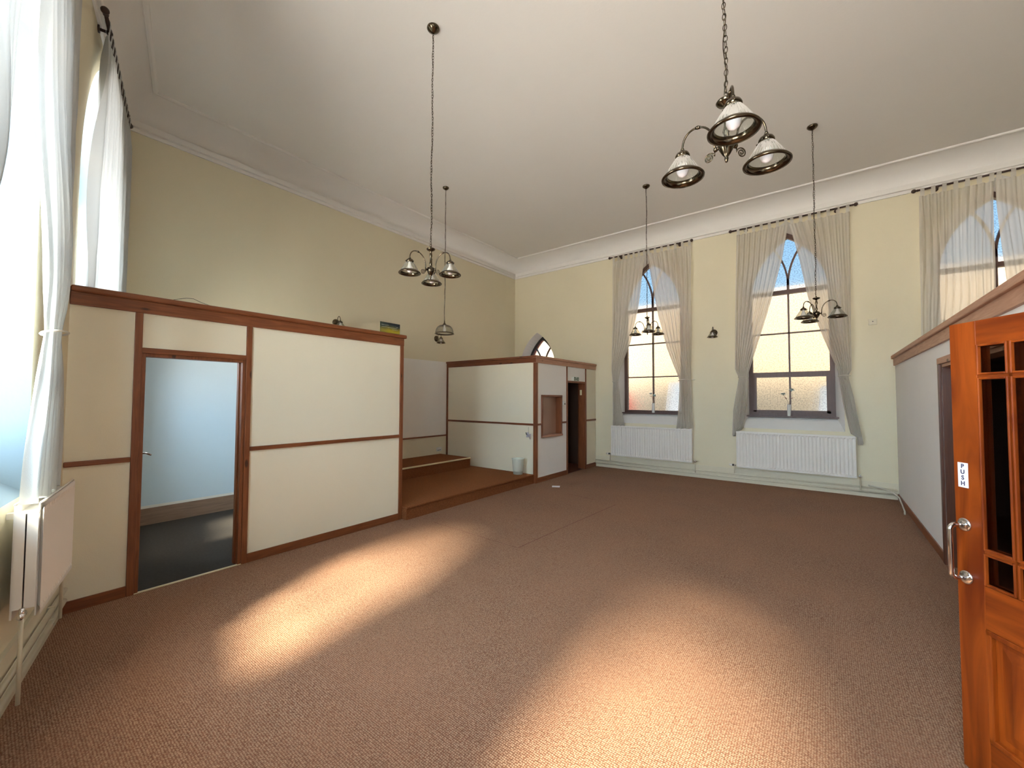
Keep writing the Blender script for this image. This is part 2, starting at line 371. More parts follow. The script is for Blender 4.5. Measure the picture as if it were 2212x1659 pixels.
bm = B(); sweep(bm, [(COV-.035, ZC-.004), (COV-.03, ZC-.022), (COV-.005, ZC-.028), (COV+.012, ZC-.020), (COV+.02, ZC+.002)], False)
o = obj('trim_3', bm, M['ceil']); sp(o, 'thin raised bead around the flat ceiling field', 'bead', kind='structure')

# --- walls
FACE2 = lambda s: shift(arch(.78, 1.05, 3.55, 1.35), s)
FRAME = lambda s: shift(arch(.67, 1.285, 3.61, 1.16), s)
FACE3 = lambda s: shift(arch(.78, 1.05, 3.36, 1.35), s, 1)
SM_FACE = lambda s: shift(arch(.56, 2.0, 2.40, .955), s)
SM_FRAME = lambda s: shift(arch(.50, 2.05, 2.36, .93), s)
X2 = [-3.073, -.507, 2.10]; XB = -6.05
def wall(name, fn, s0, s1, holes, label, mt, rev=.30, th=.5, ztop=ZC+.05):
    bm = B(); outl = [(s0, -.02), (s1, -.02), (s1, ztop), (s0, ztop)]
    face_with_holes(bm, fn, 0, outl, [h[0] for h in holes]); face_with_holes(bm, fn, -th, outl, [h[1] for h in holes])
    o = obj(name, bm, mt); sp(o, label, 'wall', kind='structure')
    for fa, fr in holes:
        b2 = B(); band(b2, fn, 0, fa, -rev, fr); band(b2, fn, -rev-.06, fr, -th, fr); obj('window_reveal', b2, M['reveal_dim'] if fn is w3 else M['reveal'], o)
    return o
wall('wall_back', w2, XW1-.5, XW4+.5, [(FACE2(x), FRAME(x)) for x in X2] + [(SM_FACE(XB), SM_FRAME(XB))], 'cream back wall with the tall pointed windows and radiators', M['cream'])
X3 = [-5.385, -2.89, -.12]
cx3 = 1/math.sqrt(1+.2507**2)
def sc3(pts, c): return [(c+s*cx3, z) for s, z in pts]
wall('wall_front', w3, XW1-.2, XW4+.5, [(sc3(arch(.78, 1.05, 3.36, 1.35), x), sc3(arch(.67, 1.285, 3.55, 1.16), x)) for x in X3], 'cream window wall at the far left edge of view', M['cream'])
bm = one(XW1-.009, XW1, 0, YW2+.5, -.02, ZC+.05)
wl = sp(obj('wall_left', bm, M['cream']), 'plain cream side wall behind the partitions with two wall lights', 'wall', kind='structure')
bm = B(); box(bm, XW1-.4, XW1-.01, .0, YW2+.5, -.02, ZC+.05); obj('outer_leaf', bm, M['cream'], wl)
# paler lower lining of the alcove, its dado, and the bluish lining of the little room
obj('alcove_lining', one(XW1, XW1+.012, 3.43, 6.40, .775, 2.415), M['panelw'], wl)
obj('dado_rail', one(XW1, XW1+.022, 3.43, 6.40, .755, .785), M['piney'], wl)
obj('side_room_lining', one(XW1, XW1+.012, .99, 3.33, .0, 2.415), M['blue'], wl)
obj('side_room_skirting', one(XW1, XW1+.03, .99, 3.33, .0, .205), wood('faded_brown_skirting', (.20, .12, .08), (.28, .18, .12), .5, 'Y', knots=False), wl)
obj('side_room_skirting_top', one(XW1, XW1+.022, .99, 3.33, .205, .235), M['reveal'], wl)
bm = B(); box(bm, XW4, XW4+.3, -2.6, YW2+.5, -.02, ZC+.05)
sp(obj('wall_right', bm, M['cream']), 'cream end wall beyond the right partition', 'wall', kind='structure')

# ================================================================== windows
def bar2d(bm, fn, pts, wd, o0, o1):
    """a bar of rectangular section following 2-D points (s,z) in the wall plane"""
    n = len(pts); L = []; Rr = []
    for i, (s, z) in enumerate(pts):
        a = pts[max(i-1, 0)]; b = pts[min(i+1, n-1)]; d = Vector((b[0]-a[0], b[1]-a[1])).normalized(); nn = Vector((-d.y, d.x))*wd/2
        L.append((s+nn.x, z+nn.y)); Rr.append((s-nn.x, z-nn.y))
    r4 = [[bm.verts.new(fn(*L[i][:1], o0, L[i][1])), bm.verts.new(fn(L[i][0], o1, L[i][1])), bm.verts.new(fn(Rr[i][0], o1, Rr[i][1])), bm.verts.new(fn(Rr[i][0], o0, Rr[i][1]))] for i in range(n)]
    for i in range(n-1):
        for j in range(4): bm.faces.new((r4[i][j], r4[i][(j+1) % 4], r4[i+1][(j+1) % 4], r4[i+1][j]))
    bm.faces.new(r4[0]); bm.faces.new(r4[-1][::-1])
def window(idx, fn, s0, ks, label, glass, casement=False, zs=3.61, small=False, upper=None):
    P = fn(s0, -.30, 1.3 if not small else 2.1)
    t = thing('window_%d' % idx, label, 'window', P, kind='structure')
    F = lambda s, o, z: fn(s0+s*ks, o, z)
    if small: hw, zb, zsp, rise, fwid = .50, 2.05, 2.36, .93, .072
    else: hw, zb, zsp, rise, fwid = .67, 1.285, zs, 1.16, .07
    outer = arch(hw, zb, zsp, rise); inner = arch(hw-fwid, zb+fwid*.8, zsp, rise-fwid*1.35)
    bm = B(); o0, o1 = -.36, -.285
    band(bm, F, o1, outer, o1, inner); band(bm, F, o0, outer, o0, inner); band(bm, F, o1, inner, o0, inner); band(bm, F, o1, outer, o0, outer)
    fm = M['winframe'] if not small else M['black']
    obj('frame', bm, fm, t)
    b = B(); sg = zsp if not small else 2.36
    if not small:
        bar2d(b, F, [(-.60, zs+.035), (.60, zs+.035)], .075, -.35, -.27); obj('transom', b, fm, t)
        b = B(); bar2d(b, F, [(0, 1.34), (0, zs)], .028, -.34, -.29); bar2d(b, F, [(0, zs+.05), (0, zs+.27)], .040, -.34, -.29); obj('mullion', b, fm, t)
        R = 1.34; b = B()
        for q in (-1, 1):
            pts = []
            for i in range(15):
                a = i/14*math.radians(48); x_ = R-R*math.cos(a); z_ = zs+.16+R*math.sin(a)
                lim = (hw-fwid*.5)
                pts.append((q*x_, z_))
                ww = [p for p in outer if p[1] > z_]
                Ro = (hw*hw+rise*rise)/(2*hw); dz = z_-zsp
                half = (hw-Ro)+math.sqrt(max(0, Ro*Ro-dz*dz)) if dz > 0 else hw
                if x_ > half-.04: break
            bar2d(b, F, pts, .030, -.34, -.29)
        obj('tracery', b, fm, t)
        for zb_ in ((2.86, 2.10) if not casement else (2.86,)):
            b = B(); bar2d(b, F, [(-.61, zb_), (.61, zb_)], .024, -.34, -.29); obj('glazing_bar', b, fm, t)
        if casement:
            b = B(); bar2d(b, F, [(-.60, 2.07), (.60, 2.07)], .095, -.35, -.26)
            bar2d(b, F, [(-.575, 1.35), (-.575, 2.05)], .06, -.345, -.265); bar2d(b, F, [(.575, 1.35), (.575, 2.05)], .06, -.345, -.265)
            bar2d(b, F, [(-.60, 1.365), (.60, 1.365)], .055, -.345, -.265); obj('opening_casement', b, fm, t)
    else:
        b = B()
        R = 1.0
        for q in (-1, 1):
            pts = []
            for i in range(12):
                a = i/11*math.radians(40); x_ = R-R*math.cos(a); z_ = 2.36+R*math.sin(a)*1.0
                pts.append((q*(.02+x_), z_))
                Ro = (hw*hw+rise*rise)/(2*hw); dz = z_-zsp; half = (hw-Ro)+math.sqrt(max(0, Ro*Ro-dz*dz))
                if x_ > half-.06: break
            bar2d(b, F, pts, .022, -.34, -.29)
        bar2d(b, F, [(0, 2.05), (0, 2.38)], .022, -.34, -.29)
        obj('tracery', b, fm, t)
    if upper:
        b = B(); face_with_holes(b, F, -.325, arch(hw-.02, zs+.03, zsp+.03, rise-.06), []); obj('scattering_top_glass', b, upper, t)  # separate scattering top pane added to trim the sun patches
        b = B(); face_with_holes(b, F, -.325, [(-hw+.02, zb+.01), (hw-.02, zb+.01), (hw-.02, zs+.03), (-hw+.02, zs+.03)], []); obj('glass', b, glass, t)
    else:
        b = B(); face_with_holes(b, F, -.325, arch(hw-.02, zb+.01, zsp, rise-.03), []); obj('glass', b, glass, t)
    if not small:
        b = B(); wbox(b, F, -.74, .74, -.30, -.19, 1.262, 1.287); obj('sill_board', b, fm, t)
    return t
window(1, w2, X2[0], 1, 'tall pointed window with flower vase and red glow, left of the back wall pair', M['glass'])
window(2, w2, X2[1], 1, 'tall pointed window with heavy lower casement, middle of the back wall', M['glass'], True)
window(3, w2, X2[2], 1, 'tall pointed window mostly hidden behind closed curtains above the right partition', M['glass'])
window(4, w2, XB, 1, 'small black-framed pointed window rising behind the corner box room', M['glass'], small=True)
window(5, w3, X3[0], cx3, 'pointed window behind curtains above the little side room', M['glass3'], zs=3.55, upper=M['glass'])
window(6, w3, X3[1], cx3, 'tall pale window at the left edge of the photo', M['glass3'], zs=3.55, upper=M['glass'])
window(7, w3, X3[2], cx3, 'tall window behind the viewer', M['glass3c'], zs=3.55, upper=M['glass3c'])

# ================================================================== curtain rods and curtains
def lerp_tab(tab, z):
    """tab: list of (z, value) from top to bottom"""
    if z >= tab[0][0]: return tab[0][1]
    for (za, a), (zb, b) in zip(tab, tab[1:]):
        if z >= zb:
            t = (za-z)/(za-zb); return a+(b-a)*t
    return tab[-1][1]
def rod(fn, s0, s1, off, z, label, group='curtain rods'):
    t = thing('curtain_rod', label, 'curtain rod', fn((s0+s1)/2, off, z), group=group)
    obj('pole', tube(B(), [fn(s0, off, z), fn(s1, off, z)], .014, 12), M['rod'], t, True)
    for s, q in ((s0, -1), (s1, 1)):
        b = B(); sphere(b, fn(s+q*.035, off, z), .030); tube(b, [fn(s-q*.012, off, z), fn(s, off, z), fn(s+q*.012, off, z)], .02, 10, radii=[.021, .012, .018]); obj('finial', b, M['rod'], t, True)
    for s in (s0+.22, s1-.22):
        b = B(); tube(b, [fn(s, .0, z-.01), fn(s, off+.018, z-.01)], .013, 8); tube(b, [fn(s, .0, z-.01), fn(s, .012, z-.01)], .034, 14)
        sphere(b, fn(s, off, z-.012), .024); obj('bracket', b, M['rod'], t, True)
    return t
def curtain(fn, off, outer, inner, ztop, zbot, label, mt, n=9, tie=None, rodz=4.90, seed=0, group=None, belly=.05, ntabs=7, nv=70, lowbelly=0.0):
    rnd = random.Random(seed); so = outer[0][1]; si = inner[0][1]
    t = thing('curtain', label, 'curtain', fn(so, off, zbot), group=group)
    ph = [rnd.uniform(-.6, .6) for _ in range(n+1)]; am = [rnd.uniform(.65, 1.25) for _ in range(n+1)]
    nu = n*8; bm = B(); grid = []
    for j in range(nv+1):
        v = j/nv; z = ztop+(zbot-ztop)*v
        a = lerp_tab(outer, z); b = lerp_tab(inner, z); wd = abs(b-a); row = []
        near = 0.0
        if tie is not None: near = math.exp(-((z-tie)/.16)**2)
        bel = belly*math.exp(-((z-(tie or 2.0)-.45)/.5)**2) if tie else 0
        lb = lowbelly*math.exp(-((z-1.35)/.3)**2) if lowbelly else 0
        for i in range(nu+1):
            u = i/nu; k = min(n-1, int(u*n)); fr = u*n-k
            A = (am[k]*(1-fr)+am[k+1]*fr)
            base = min(.044, .026+.34*wd/n)*(1-.35*near)
            uu = u + .012*math.sin(3*z+5*u+seed)*(1-near)
            w_ = base*A*math.sin(2*PI*n*uu+ph[k]*.4+.5*math.sin(z*1.3+seed))
            top_f = min(1, (ztop-z)/.25)*.6+.4
            zz = z
            if j == nv: zz = z - .015*math.sin(2*PI*u*3+seed)
            if j == 0: zz = z + .012*abs(math.cos(PI*(ntabs-1)*u)) - .012
            s = a+(b-a)*u + .006*math.sin(2*PI*n*u*2+seed)
            row.append(bm.verts.new(fn(s, off+w_*top_f+bel*math.sin(PI*u*.9)+lb, zz)))
        grid.append(row)
    for j in range(nv):
        for i in range(nu): bm.faces.new((grid[j][i], grid[j][i+1], grid[j+1][i+1], grid[j+1][i]))
    obj('drape', bm, mt, t, True)
    for q in range(ntabs):
        u = (q+.25)/(ntabs-.5); s = so+(si-so)*u; h = .024
        b = B(); path = [(off+.012, ztop-.01), (off+.019, rodz), (off+.012, rodz+.016), (off, rodz+.021), (off-.012, rodz+.016), (off-.019, rodz), (off-.006, ztop-.01)]
        va = [b.verts.new(fn(s-h, o_, z_)) for o_, z_ in path]; vb = [b.verts.new(fn(s+h, o_, z_)) for o_, z_ in path]
        for i in range(len(path)-1): b.faces.new((va[i], va[i+1], vb[i+1], vb[i]))
        obj('tab', b, mt, t, True)
    if tie:
        a = lerp_tab(outer, tie); b_ = lerp_tab(inner, tie); c = (a+b_)/2; hw = abs(b_-a)/2+.012; pts = []
        for i in range(25):
            an = 2*PI*i/24; pts.append(fn(c+hw*math.cos(an), off+.01+.052*math.sin(an), tie+.012*math.sin(an*1.0)))
        b = B(); tube(b, pts, .006, 6); tube(b, [fn(a, off-.02, tie), fn(a+(a-b_)*.25, .004, tie+.01)], .005, 6); obj('tieback', b, M['cable'], t, True)
    return t
G2 = 'tab-top curtains at the back wall windows'
ZT, RZ = 4.80, 4.895
rod(w2, -3.90, -2.16, .10, RZ, 'dark wooden curtain rod over the leftmost tall back-wall window')
rod(w2, -1.37, .45, .10, RZ, 'dark wooden curtain rod over the middle back-wall window')
rod(w2, 1.22, 2.98, .10, RZ, 'dark wooden curtain rod above the right partition, nearest the door')
curtain(w2, .10, [(4.8, -3.86), (2.26, -3.89), (1.99, -3.865), (.98, -3.87)], [(4.8, -3.085), (4.40, -3.155), (3.69, -3.268), (2.87, -3.444), (2.25, -3.688), (1.99, -3.745), (1.5, -3.70), (1.03, -3.608), (.98, -3.60)], ZT, .985, 'ivory curtain tied back on the left side of the leftmost tall back-wall window', M['curtain'], 8, 1.99, seed=1, group=G2)
curtain(w2, .10, [(4.8, -2.13), (2.0, -2.17), (1.4, -2.15), (.66, -2.12)], [(4.8, -3.055), (4.37, -2.982), (3.43, -2.84), (2.7, -2.651), (2.0, -2.40), (1.5, -2.42), (.99, -2.478), (.66, -2.44)], ZT, .985, 'ivory curtain tied back on the right side of the leftmost tall back-wall window', M['curtain'], 9, 1.99, seed=2, group=G2)
curtain(w2, .10, [(4.8, -1.30), (2.16, -1.36), (2.02, -1.29), (1.4, -1.40), (.90, -1.42)], [(4.8, -.465), (4.17, -.562), (3.43, -.754), (2.75, -.949), (2.06, -1.149), (1.5, -1.165), (1.05, -1.242), (1.0, -1.28), (.985, -1.37), (.90, -1.375)], ZT, .90, 'ivory curtain tied back on the left side of the middle tall window', M['curtain'], 9, 2.02, seed=3, group=G2)
curtain(w2, .10, [(4.8, .41), (2.1, .375), (2.0, .33), (1.6, .40), (.86, .50)], [(4.8, -.44), (4.12, -.305), (3.43, -.196), (2.75, -.013), (2.1, .195), (2.0, .205), (1.5, .26), (1.0, .35), (.985, .425), (.86, .43)], ZT, .86, 'ivory curtain tied back on the right side of the middle tall window', M['curtain'], 9, 2.0, seed=4, group=G2)
curtain(w2, .10, [(4.8, 1.25), (2.5, 1.22), (.9, 1.22)], [(4.8, 2.03), (4.45, 2.02), (3.1, 2.00), (2.6, 1.94), (.9, 1.75)], ZT, .95, 'ivory curtain hanging straight left of the narrow gap above the right partition', M['curtain'], 10, seed=5, group=G2)
curtain(w2, .10, [(4.8, 2.92), (2.5, 2.95), (.9, 2.95)], [(4.8, 2.035), (4.45, 2.045), (3.3, 2.105), (2.6, 2.2), (.9, 2.4)], ZT, .95, 'ivory curtain right of the narrow gap above the right partition', M['curtain'], 9, seed=6, group=G2)
G3 = 'white curtains at the left edge windows'
rod(w3, -6.62, -4.86, .075, RZ, 'dark curtain rod with round finial at the top left')
rod(w3, -3.75, -2.02, .09, RZ, 'dark curtain rod over the left edge window')
curtain(w3, .075, [(4.8, -4.95), (4.39, -4.86), (3.3, -4.64), (2.35, -4.56), (2.2, -4.56), (.9, -4.6)], [(4.8, -5.68), (2.4, -5.68), (2.0, -4.85), (.9, -4.85)], ZT, .95, 'white curtain drawn across the nearer half of the window over the side room', M['curtain2'], 8, seed=7, group=G3)
curtain(w3, .075, [(4.8, -6.55), (2.0, -6.5), (.9, -6.5)], [(4.8, -5.66), (2.4, -5.62), (2.0, -6.2), (.9, -6.2)], ZT, .95, 'white curtain beside the side wall, farther half of the window over the side room', M['curtain2'], 8, seed=8, group=G3)
far_in = [(4.8, -2.90), (4.17, -2.98), (3.43, -3.13), (2.75, -3.32), (2.06, -3.46), (1.97, -3.48), (1.6, -3.40), (1.3, -3.30), (1.0, -3.25)]
curtain(w3, .085, [(4.8, -3.70), (2.1, -3.72), (1.97, -3.68), (1.4, -3.72), (1.0, -3.72)], far_in, ZT, 1.06, 'bright white tied-back curtain hanging to the radiator at the left edge', M['curtain2'], 8, 1.97, seed=9, group=G3, belly=.03)
curtain(w3, .085, [(4.8, -2.08), (2.1, -2.10), (1.97, -2.12), (1.0, -2.1)], [(4.8, -2.88), (4.17, -2.84), (3.5, -2.80), (2.88, -2.66), (2.37, -2.46), (1.97, -2.28), (1.4, -2.34), (1.0, -2.4)], ZT, 1.06, 'grey-white curtain at the top left corner of the photo', M['curtain2'], 8, 1.97, seed=10, group=G3)

rod(w3, -1.02, .80, .09, RZ, 'dark curtain rod added for the unseen curtains behind the viewer')  # rod and two curtains out of view, added to cut this window's light
curtain(w3, .085, [(4.8, -.96), (1.0, -.98)], [(4.8, -.35), (3.4, -.50), (2.0, -.78), (1.0, -.75)], ZT, 1.06, 'unseen white curtain added left of the window behind the viewer to dim it', M['curtain2'], 7, 2.0, seed=12, group=G3)
curtain(w3, .085, [(4.8, .72), (1.0, .74)], [(4.8, .20), (3.4, .34), (2.0, .56), (1.0, .52)], ZT, 1.06, 'unseen white curtain added right of the window behind the viewer to dim it', M['curtain2'], 7, 2.0, seed=13, group=G3)
# ================================================================== radiators, pipes
def radiator(fn, s0, s1, z0, z1, off, label, group, double=.075, n=40, open_end=False):
    t = thing('radiator', label, 'radiator', fn((s0+s1)/2, off, z0), group=group)
    sg = 1 if s1 > s0 else -1
    bm = B(); N_ = n*4; rows = [z0, z0+.022, z0+.05, z1-.05, z1-.022, z1]; g = []
    for zi, z in enumerate(rows):
        r = []
        for i in range(N_+1):
            q = i/N_; d = .018*(.5-.5*math.cos(2*PI*n*q)) if zi in (2, 3) else 0.0
            r.append(bm.verts.new(fn(s0+(s1-s0)*q, off-.0+(-d if zi in (2, 3) else 0), z)))
        g.append(r)
    for a in range(len(rows)-1):
        for i in range(N_): bm.faces.new((g[a][i], g[a][i+1], g[a+1][i+1], g[a+1][i]))
    wbox(bm, fn, s0, s1, off-.018, off-.013, z0, z1)
    obj('front_panel', bm, M['white'], t)
    obj('back_panel', wbox(B(), fn, s0, s1, off-.018-double-.008, off-.018-double, z0, z1), M['white'], t)
    b = B(); wbox(b, fn, s0, s1, off-.018-double, off-.012, z1-(.055 if open_end else .012), z1-(.050 if open_end else .004))
    for i in range(int(n*1.1)):
        s = s0+(s1-s0)*(i+.5)/int(n*1.1); 
    obj('top_grille', b, M['white'], t)
    if open_end:
        for o_ in (off-.018-double-.004, off-.010): obj('top_edge', tube(B(), [fn(s0, o_, z1), fn(s1, o_, z1)], .006, 8), M['white'], t, True)
    for s, sgn in ((s0, -1), (s1, 1)):
        sa, sb = (s-.004 if sgn < 0 else s, s if sgn < 0 else s+.004)
        if not open_end: obj('side_panel', wbox(B(), fn, sa, sb, off-.018-double-.008, off, z0, z1), M['white'], t); continue
        zt_ = z1-.045; om = off-.018-double/2
        for qa, qb in ((off-.018-double+.001, om-.003), (om+.003, off-.014)): obj('side_panel', wbox(B(), fn, sa-sg*.012*sgn*-1, sb-sg*.012*sgn*-1, qa, qb, z0+.05, zt_), M['white'], t)
        obj('side_slot', wbox(B(), fn, sa, sb, om-.003, om+.003, z0+.055, zt_-.005), M['black'], t)
        obj('side_header', wbox(B(), fn, sa, sb, off-.018-double, off-.014, zt_, zt_+.012), M['white'], t)
    m = (z0+.03)
    for s, q, ze in ((s0, -1, .17), (s1, 1, .10)):
        obj('tail_pipe', tube(B(), [fn(s, off-.05, m), fn(s+q*.05*sg, off-.05, m), fn(s+q*.05*sg, off-.05, ze)], .009, 8), M['skirt'], t, True)
    b = B(); tube(b, [fn(s0-.02*sg, off-.05, m), fn(s0-.045*sg, off-.05, m)], .016, 10); obj('valve_body', b, M['chrome'], t, True)
    b = B(); tube(b, [fn(s0-.055*sg, off-.05, m), fn(s0-.085*sg, off-.05, m)], .019, 12); obj('valve_collar', b, M['black'], t, True)
    b = B(); tube(b, [fn(s0-.085*sg, off-.05, m), fn(s0-.14*sg, off-.05, m)], .02, 12, radii=[.021, .016]); obj('valve_head', b, M['white'], t, True)
    b = B(); tube(b, [fn(s1+.02*sg, off-.05, m), fn(s1+.075*sg, off-.05, m)], .013, 10); tube(b, [fn(s1+.05*sg, off-.05, m), fn(s1+.05*sg, off-.05, m+.035)], .010, 8); obj('lockshield_valve', b, M['chrome'], t, True)
    for s in (s0+.12*sg, s1-.12*sg):
        b = B(); wbox(b, fn, s-.015, s+.015, .001, off-.018-double, z1-.09, z1-.06); obj('wall_bracket', b, M['white'], t)
    return t
OR = .13
f_ = lambda x: x*(YW2-OR)/YW2
radiator(w2, f_(-3.965), f_(-2.195), .30, .985, OR, 'white ribbed panel radiator under the leftmost tall back-wall window', 'panel radiators', n=33)
radiator(w2, f_(-1.372), f_(.407), .30, .985, OR, 'white ribbed panel radiator under the middle tall window', 'panel radiators', n=33)
radiator(w3, -3.92, -3.22, .495, 1.06, .15, 'white double panel radiator seen end-on at the left edge', 'panel radiators', n=14, open_end=True)
def pipes(name, fn, s0, s1, label, zz, extra=()):
    t = thing(name, label, 'pipes', fn((s0+s1)/2, .04, zz[0]))
    for z in zz:
        b = B(); tube(b, [fn(s0, .045, z), fn((s0+s1)/2, .047, z-.004), fn(s1, .045, z)], .015, 10); obj('pipe', b, M['skirt'], t, True)
    n = int(abs(s1-s0)/1.1)
    for i in range(n+1):
        s = s0+(s1-s0)*(i+.3)/(n+.6)
        for z in zz: obj('pipe_clip', wbox(B(), fn, s-.008, s+.008, .024, .058, z-.018, z+.018), M['skirt'], t)
    return t
pipes('heating_pipes', w2, -4.34, .90, 'pair of cream heating pipes along the back wall skirting', (.155, .085))
pipes('heating_pipes', w3, -4.42, .80, 'cream heating pipes along the skirting at the left edge', (.20, .12))
bm = B(); wbox(bm, w2, -4.35, .92, 0, .022, 0, .235); wbox(bm, w2, -4.35, .92, 0, .014, .235, .255); sp(obj('baseboard_back', bm, M['skirt']), 'cream painted skirting board along the back wall', 'skirting', kind='structure')
bm = B(); wbox(bm, w3, -4.46, XW4, 0, .022, 0, .29); sp(obj('baseboard_left', bm, M['skirt']), 'cream painted skirting under the left edge window', 'skirting', kind='structure')

# ================================================================== left partition
XL = -4.48
t = thing('partition', 'long cream panelled partition with stained pine rails and an open doorway', 'partition', (XL, 1.9, 0))
bm = B()
for a in ((.37, .78, 0, 2.30), (.78, 1.58, 2.0, 2.30), (1.58, 3.43, 0, 2.30)): box(bm, XL-.09, XL, a[0], a[1], a[2], a[3])
obj('panel', bm, M['panel'], t)
obj('return_panel', one(XW1+.01, XL-.09, 3.34, 3.43, .0, 2.30), M['panelw'], t)
obj('fascia', one(XL-.11, XL+.022, .385, 3.435, 2.297, 2.40), M['piney'], t, bevel=.003)
obj('cap', one(XL-.13, XL+.045, .385, 3.465, 2.395, 2.442), M['piney'], t, bevel=.012)
obj('return_cap', one(XW1+.012, XL-.13, 3.32, 3.465, 2.30, 2.442), M['pinex'], t, bevel=.01)
obj('post', one(XL-.09, XL+.018, .752, .800, 0, 2.297), M['pinez'], t, bevel=.004)
obj('post', one(XL-.09, XL+.018, 1.565, 1.613, 0, 2.297), M['pinez'], t, bevel=.004)
obj('post', one(XL-.10, XL+.018, 3.385, 3.435, 0, 2.297), M['pinez'], t, bevel=.004)
obj('dado_rail', one(XL, XL+.02, .385, .752, 1.075, 1.115), M['piney'], t, bevel=.006)
obj('dado_rail', one(XL, XL+.02, 1.613, 3.385, 1.078, 1.118), M['piney'], t, bevel=.006)
obj('skirting', one(XL, XL+.014, .385, .752, 0, .085), M['piney'], t, bevel=.003)
obj('skirting', one(XL, XL+.014, 1.613, 3.385, 0, .085), M['piney'], t, bevel=.003)
obj('door_head', one(XL-.09, XL+.016, .800, 1.565, 1.965, 2.01), M['piney'], t, bevel=.003)
bm = B(); box(bm, XL-.10, XL+.004, .800, .826, 0, 1.965); box(bm, XL-.10, XL+.004, 1.538, 1.565, 0, 1.965); box(bm, XL-.10, XL+.004, .826, 1.538, 1.938, 1.965)
box(bm, XL-.10, XL-.055, .826, .838, 0, 1.938); box(bm, XL-.10, XL-.055, 1.526, 1.538, 0, 1.938)
obj('door_lining', bm, M['pinez'], t, bevel=.002)
obj('threshold_strip', one(XL-.015, XL+.012, .80, 1.565, 0, .006), M['strip'], t)
# the little door standing open inside the side room; only its lever shows
t = thing('door_2', 'brown side room door folded back inside, only its lever showing past the jamb', 'door', (XL-.12, .80, 0), kind='structure')
obj('door_leaf', hexa(B(), [(x, y, z) for z in (.01, 1.93) for x, y in ((-4.60, .765), (-5.29, .845), (-5.285, .88), (-4.595, .80))]), M['dark'], t)
b = B(); tube(b, [(-5.22, .87, 1.06), (-5.215, .935, 1.06), (-5.20, .985, 1.06), (-5.10, 1.00, 1.052)], .009, 8); box(b, -5.245, -5.20, .862, .884, .99, 1.13); obj('lever_handle', b, M['chrome'], t, True)

# ================================================================== raised steps in the alcove
def slab(name, x0, x1, y0, y1, z0, z1, nose_m, label):
    t = thing(name, label, 'platform', ((x0+x1)/2, (y0+y1)/2, z0))
    obj('tread', one(x0, x1, y0, y1, z1-.03, z1), M['carpet2'], t, bevel=.008)
    obj('riser', one(x0, x1-.012, y0, y1, z0, z1-.03), M['carpet2'], t)
    obj('nosing', one(x1-.03, x1+.006, y0, y1, z1-.022, z1+.003), nose_m, t, bevel=.006)
slab('low_platform', XW1+.03, -4.362, 3.44, 6.385, 0, .17, M['carpet2'], 'low rust-brown carpeted platform filling the alcove')
slab('step_platform', XW1+.03, -5.84, 3.44, 6.215, .17, .375, M['strip'], 'upper carpeted step with pale edge against the side wall')

# ================================================================== corner box room
XB1, YB1 = -4.35, 6.416
t = thing('box_room', 'corner box room of cream panels framed in stained pine with hatch and dark doorway', 'partition', (XB1, 7.7, 0))
bm = B(); box(bm, XW1+.02, XB1, YB1, YB1+.09, 0, 2.29); obj('side_panel', bm, M['panel'], t)
bm = B()
for y0, y1, z0, z1 in ((YB1+.09, 6.62, 0, 2.29), (6.62, 7.35, 0, .86), (6.62, 7.35, 1.655, 2.29), (7.35, 7.60, 0, 2.29), (7.60, 8.43, 1.97, 2.29)): box(bm, XB1-.09, XB1, y0, y1, z0, z1)
obj('front_panel', bm, M['panelw'], t)
bm = B(); box(bm, XB1-.09, XB1, 8.43, 8.965, 0, 2.29); obj('end_panel', bm, M['panel'], t)
obj('roof', one(XW1+.02, XB1-.09, YB1+.09, 8.965, 2.20, 2.24), M['panelw'], t)
obj('side_fascia', one(XW1+.02, XB1+.02, YB1-.022, YB1+.09, 2.290, 2.385), M['pinex'], t, bevel=.003)
obj('side_cap', one(XW1+.02, XB1+.042, YB1-.044, YB1+.11, 2.38, 2.420), M['pinex'], t, bevel=.008)
obj('front_fascia', one(XB1-.09, XB1+.024, YB1-.02, 8.94, 2.285, 2.385), M['pinkpine'], t, bevel=.003)
obj('front_cap', one(XB1-.11, XB1+.046, YB1-.040, 8.94, 2.376, 2.423), M['pinkpine'], t, bevel=.008)
obj('corner_post', one(XB1-.045, XB1+.02, YB1-.022, YB1+.045, 0, 2.285), M['pinez'], t, bevel=.004)
obj('back_post', one(XW1+.02, XW1+.06, YB1-.02, YB1, .0, 2.29), M['pinez'], t, bevel=.003)
obj('door_post', one(XB1, XB1+.018, 7.568, 7.604, 0, 2.285), M['pinez'], t, bevel=.003)
obj('door_post', one(XB1, XB1+.018, 8.425, 8.465, 0, 2.285), M['pinez'], t, bevel=.003)
obj('side_dado', one(XW1+.06, XB1-.045, YB1-.02, YB1, 1.085, 1.122), M['pinex'], t, bevel=.006)
for a, b_ in ((YB1+.045, 6.60), (7.375, 7.568), (8.465, 8.95)): obj('front_dado', one(XB1, XB1+.022, a, b_, 1.085, 1.122), M['piney'], t, bevel=.006)
obj('skirting', one(XB1, XB1+.014, YB1+.045, 7.568, 0, .095), M['piney'], t, bevel=.003)
obj('skirting', one(XB1, XB1+.014, 8.465, 8.95, 0, .095), M['piney'], t, bevel=.003)
bm = B(); box(bm, XB1-.17, XB1+.012, 7.604, 7.625, 0, 1.95); box(bm, XB1-.17, XB1+.012, 8.405, 8.425, 0, 1.95); box(bm, XB1-.17, XB1+.012, 7.604, 8.425, 1.945, 1.985)
obj('door_lining', bm, M['pinez'], t, bevel=.002)
b = B(); box(b, XB1-.12, XB1-.07, 8.400, 8.406, 1.68, 1.80); obj('strike_plate', b, M['strip'], t)
bm = B(); y0, y1, z0, z1 = 6.60, 7.372, .838, 1.672
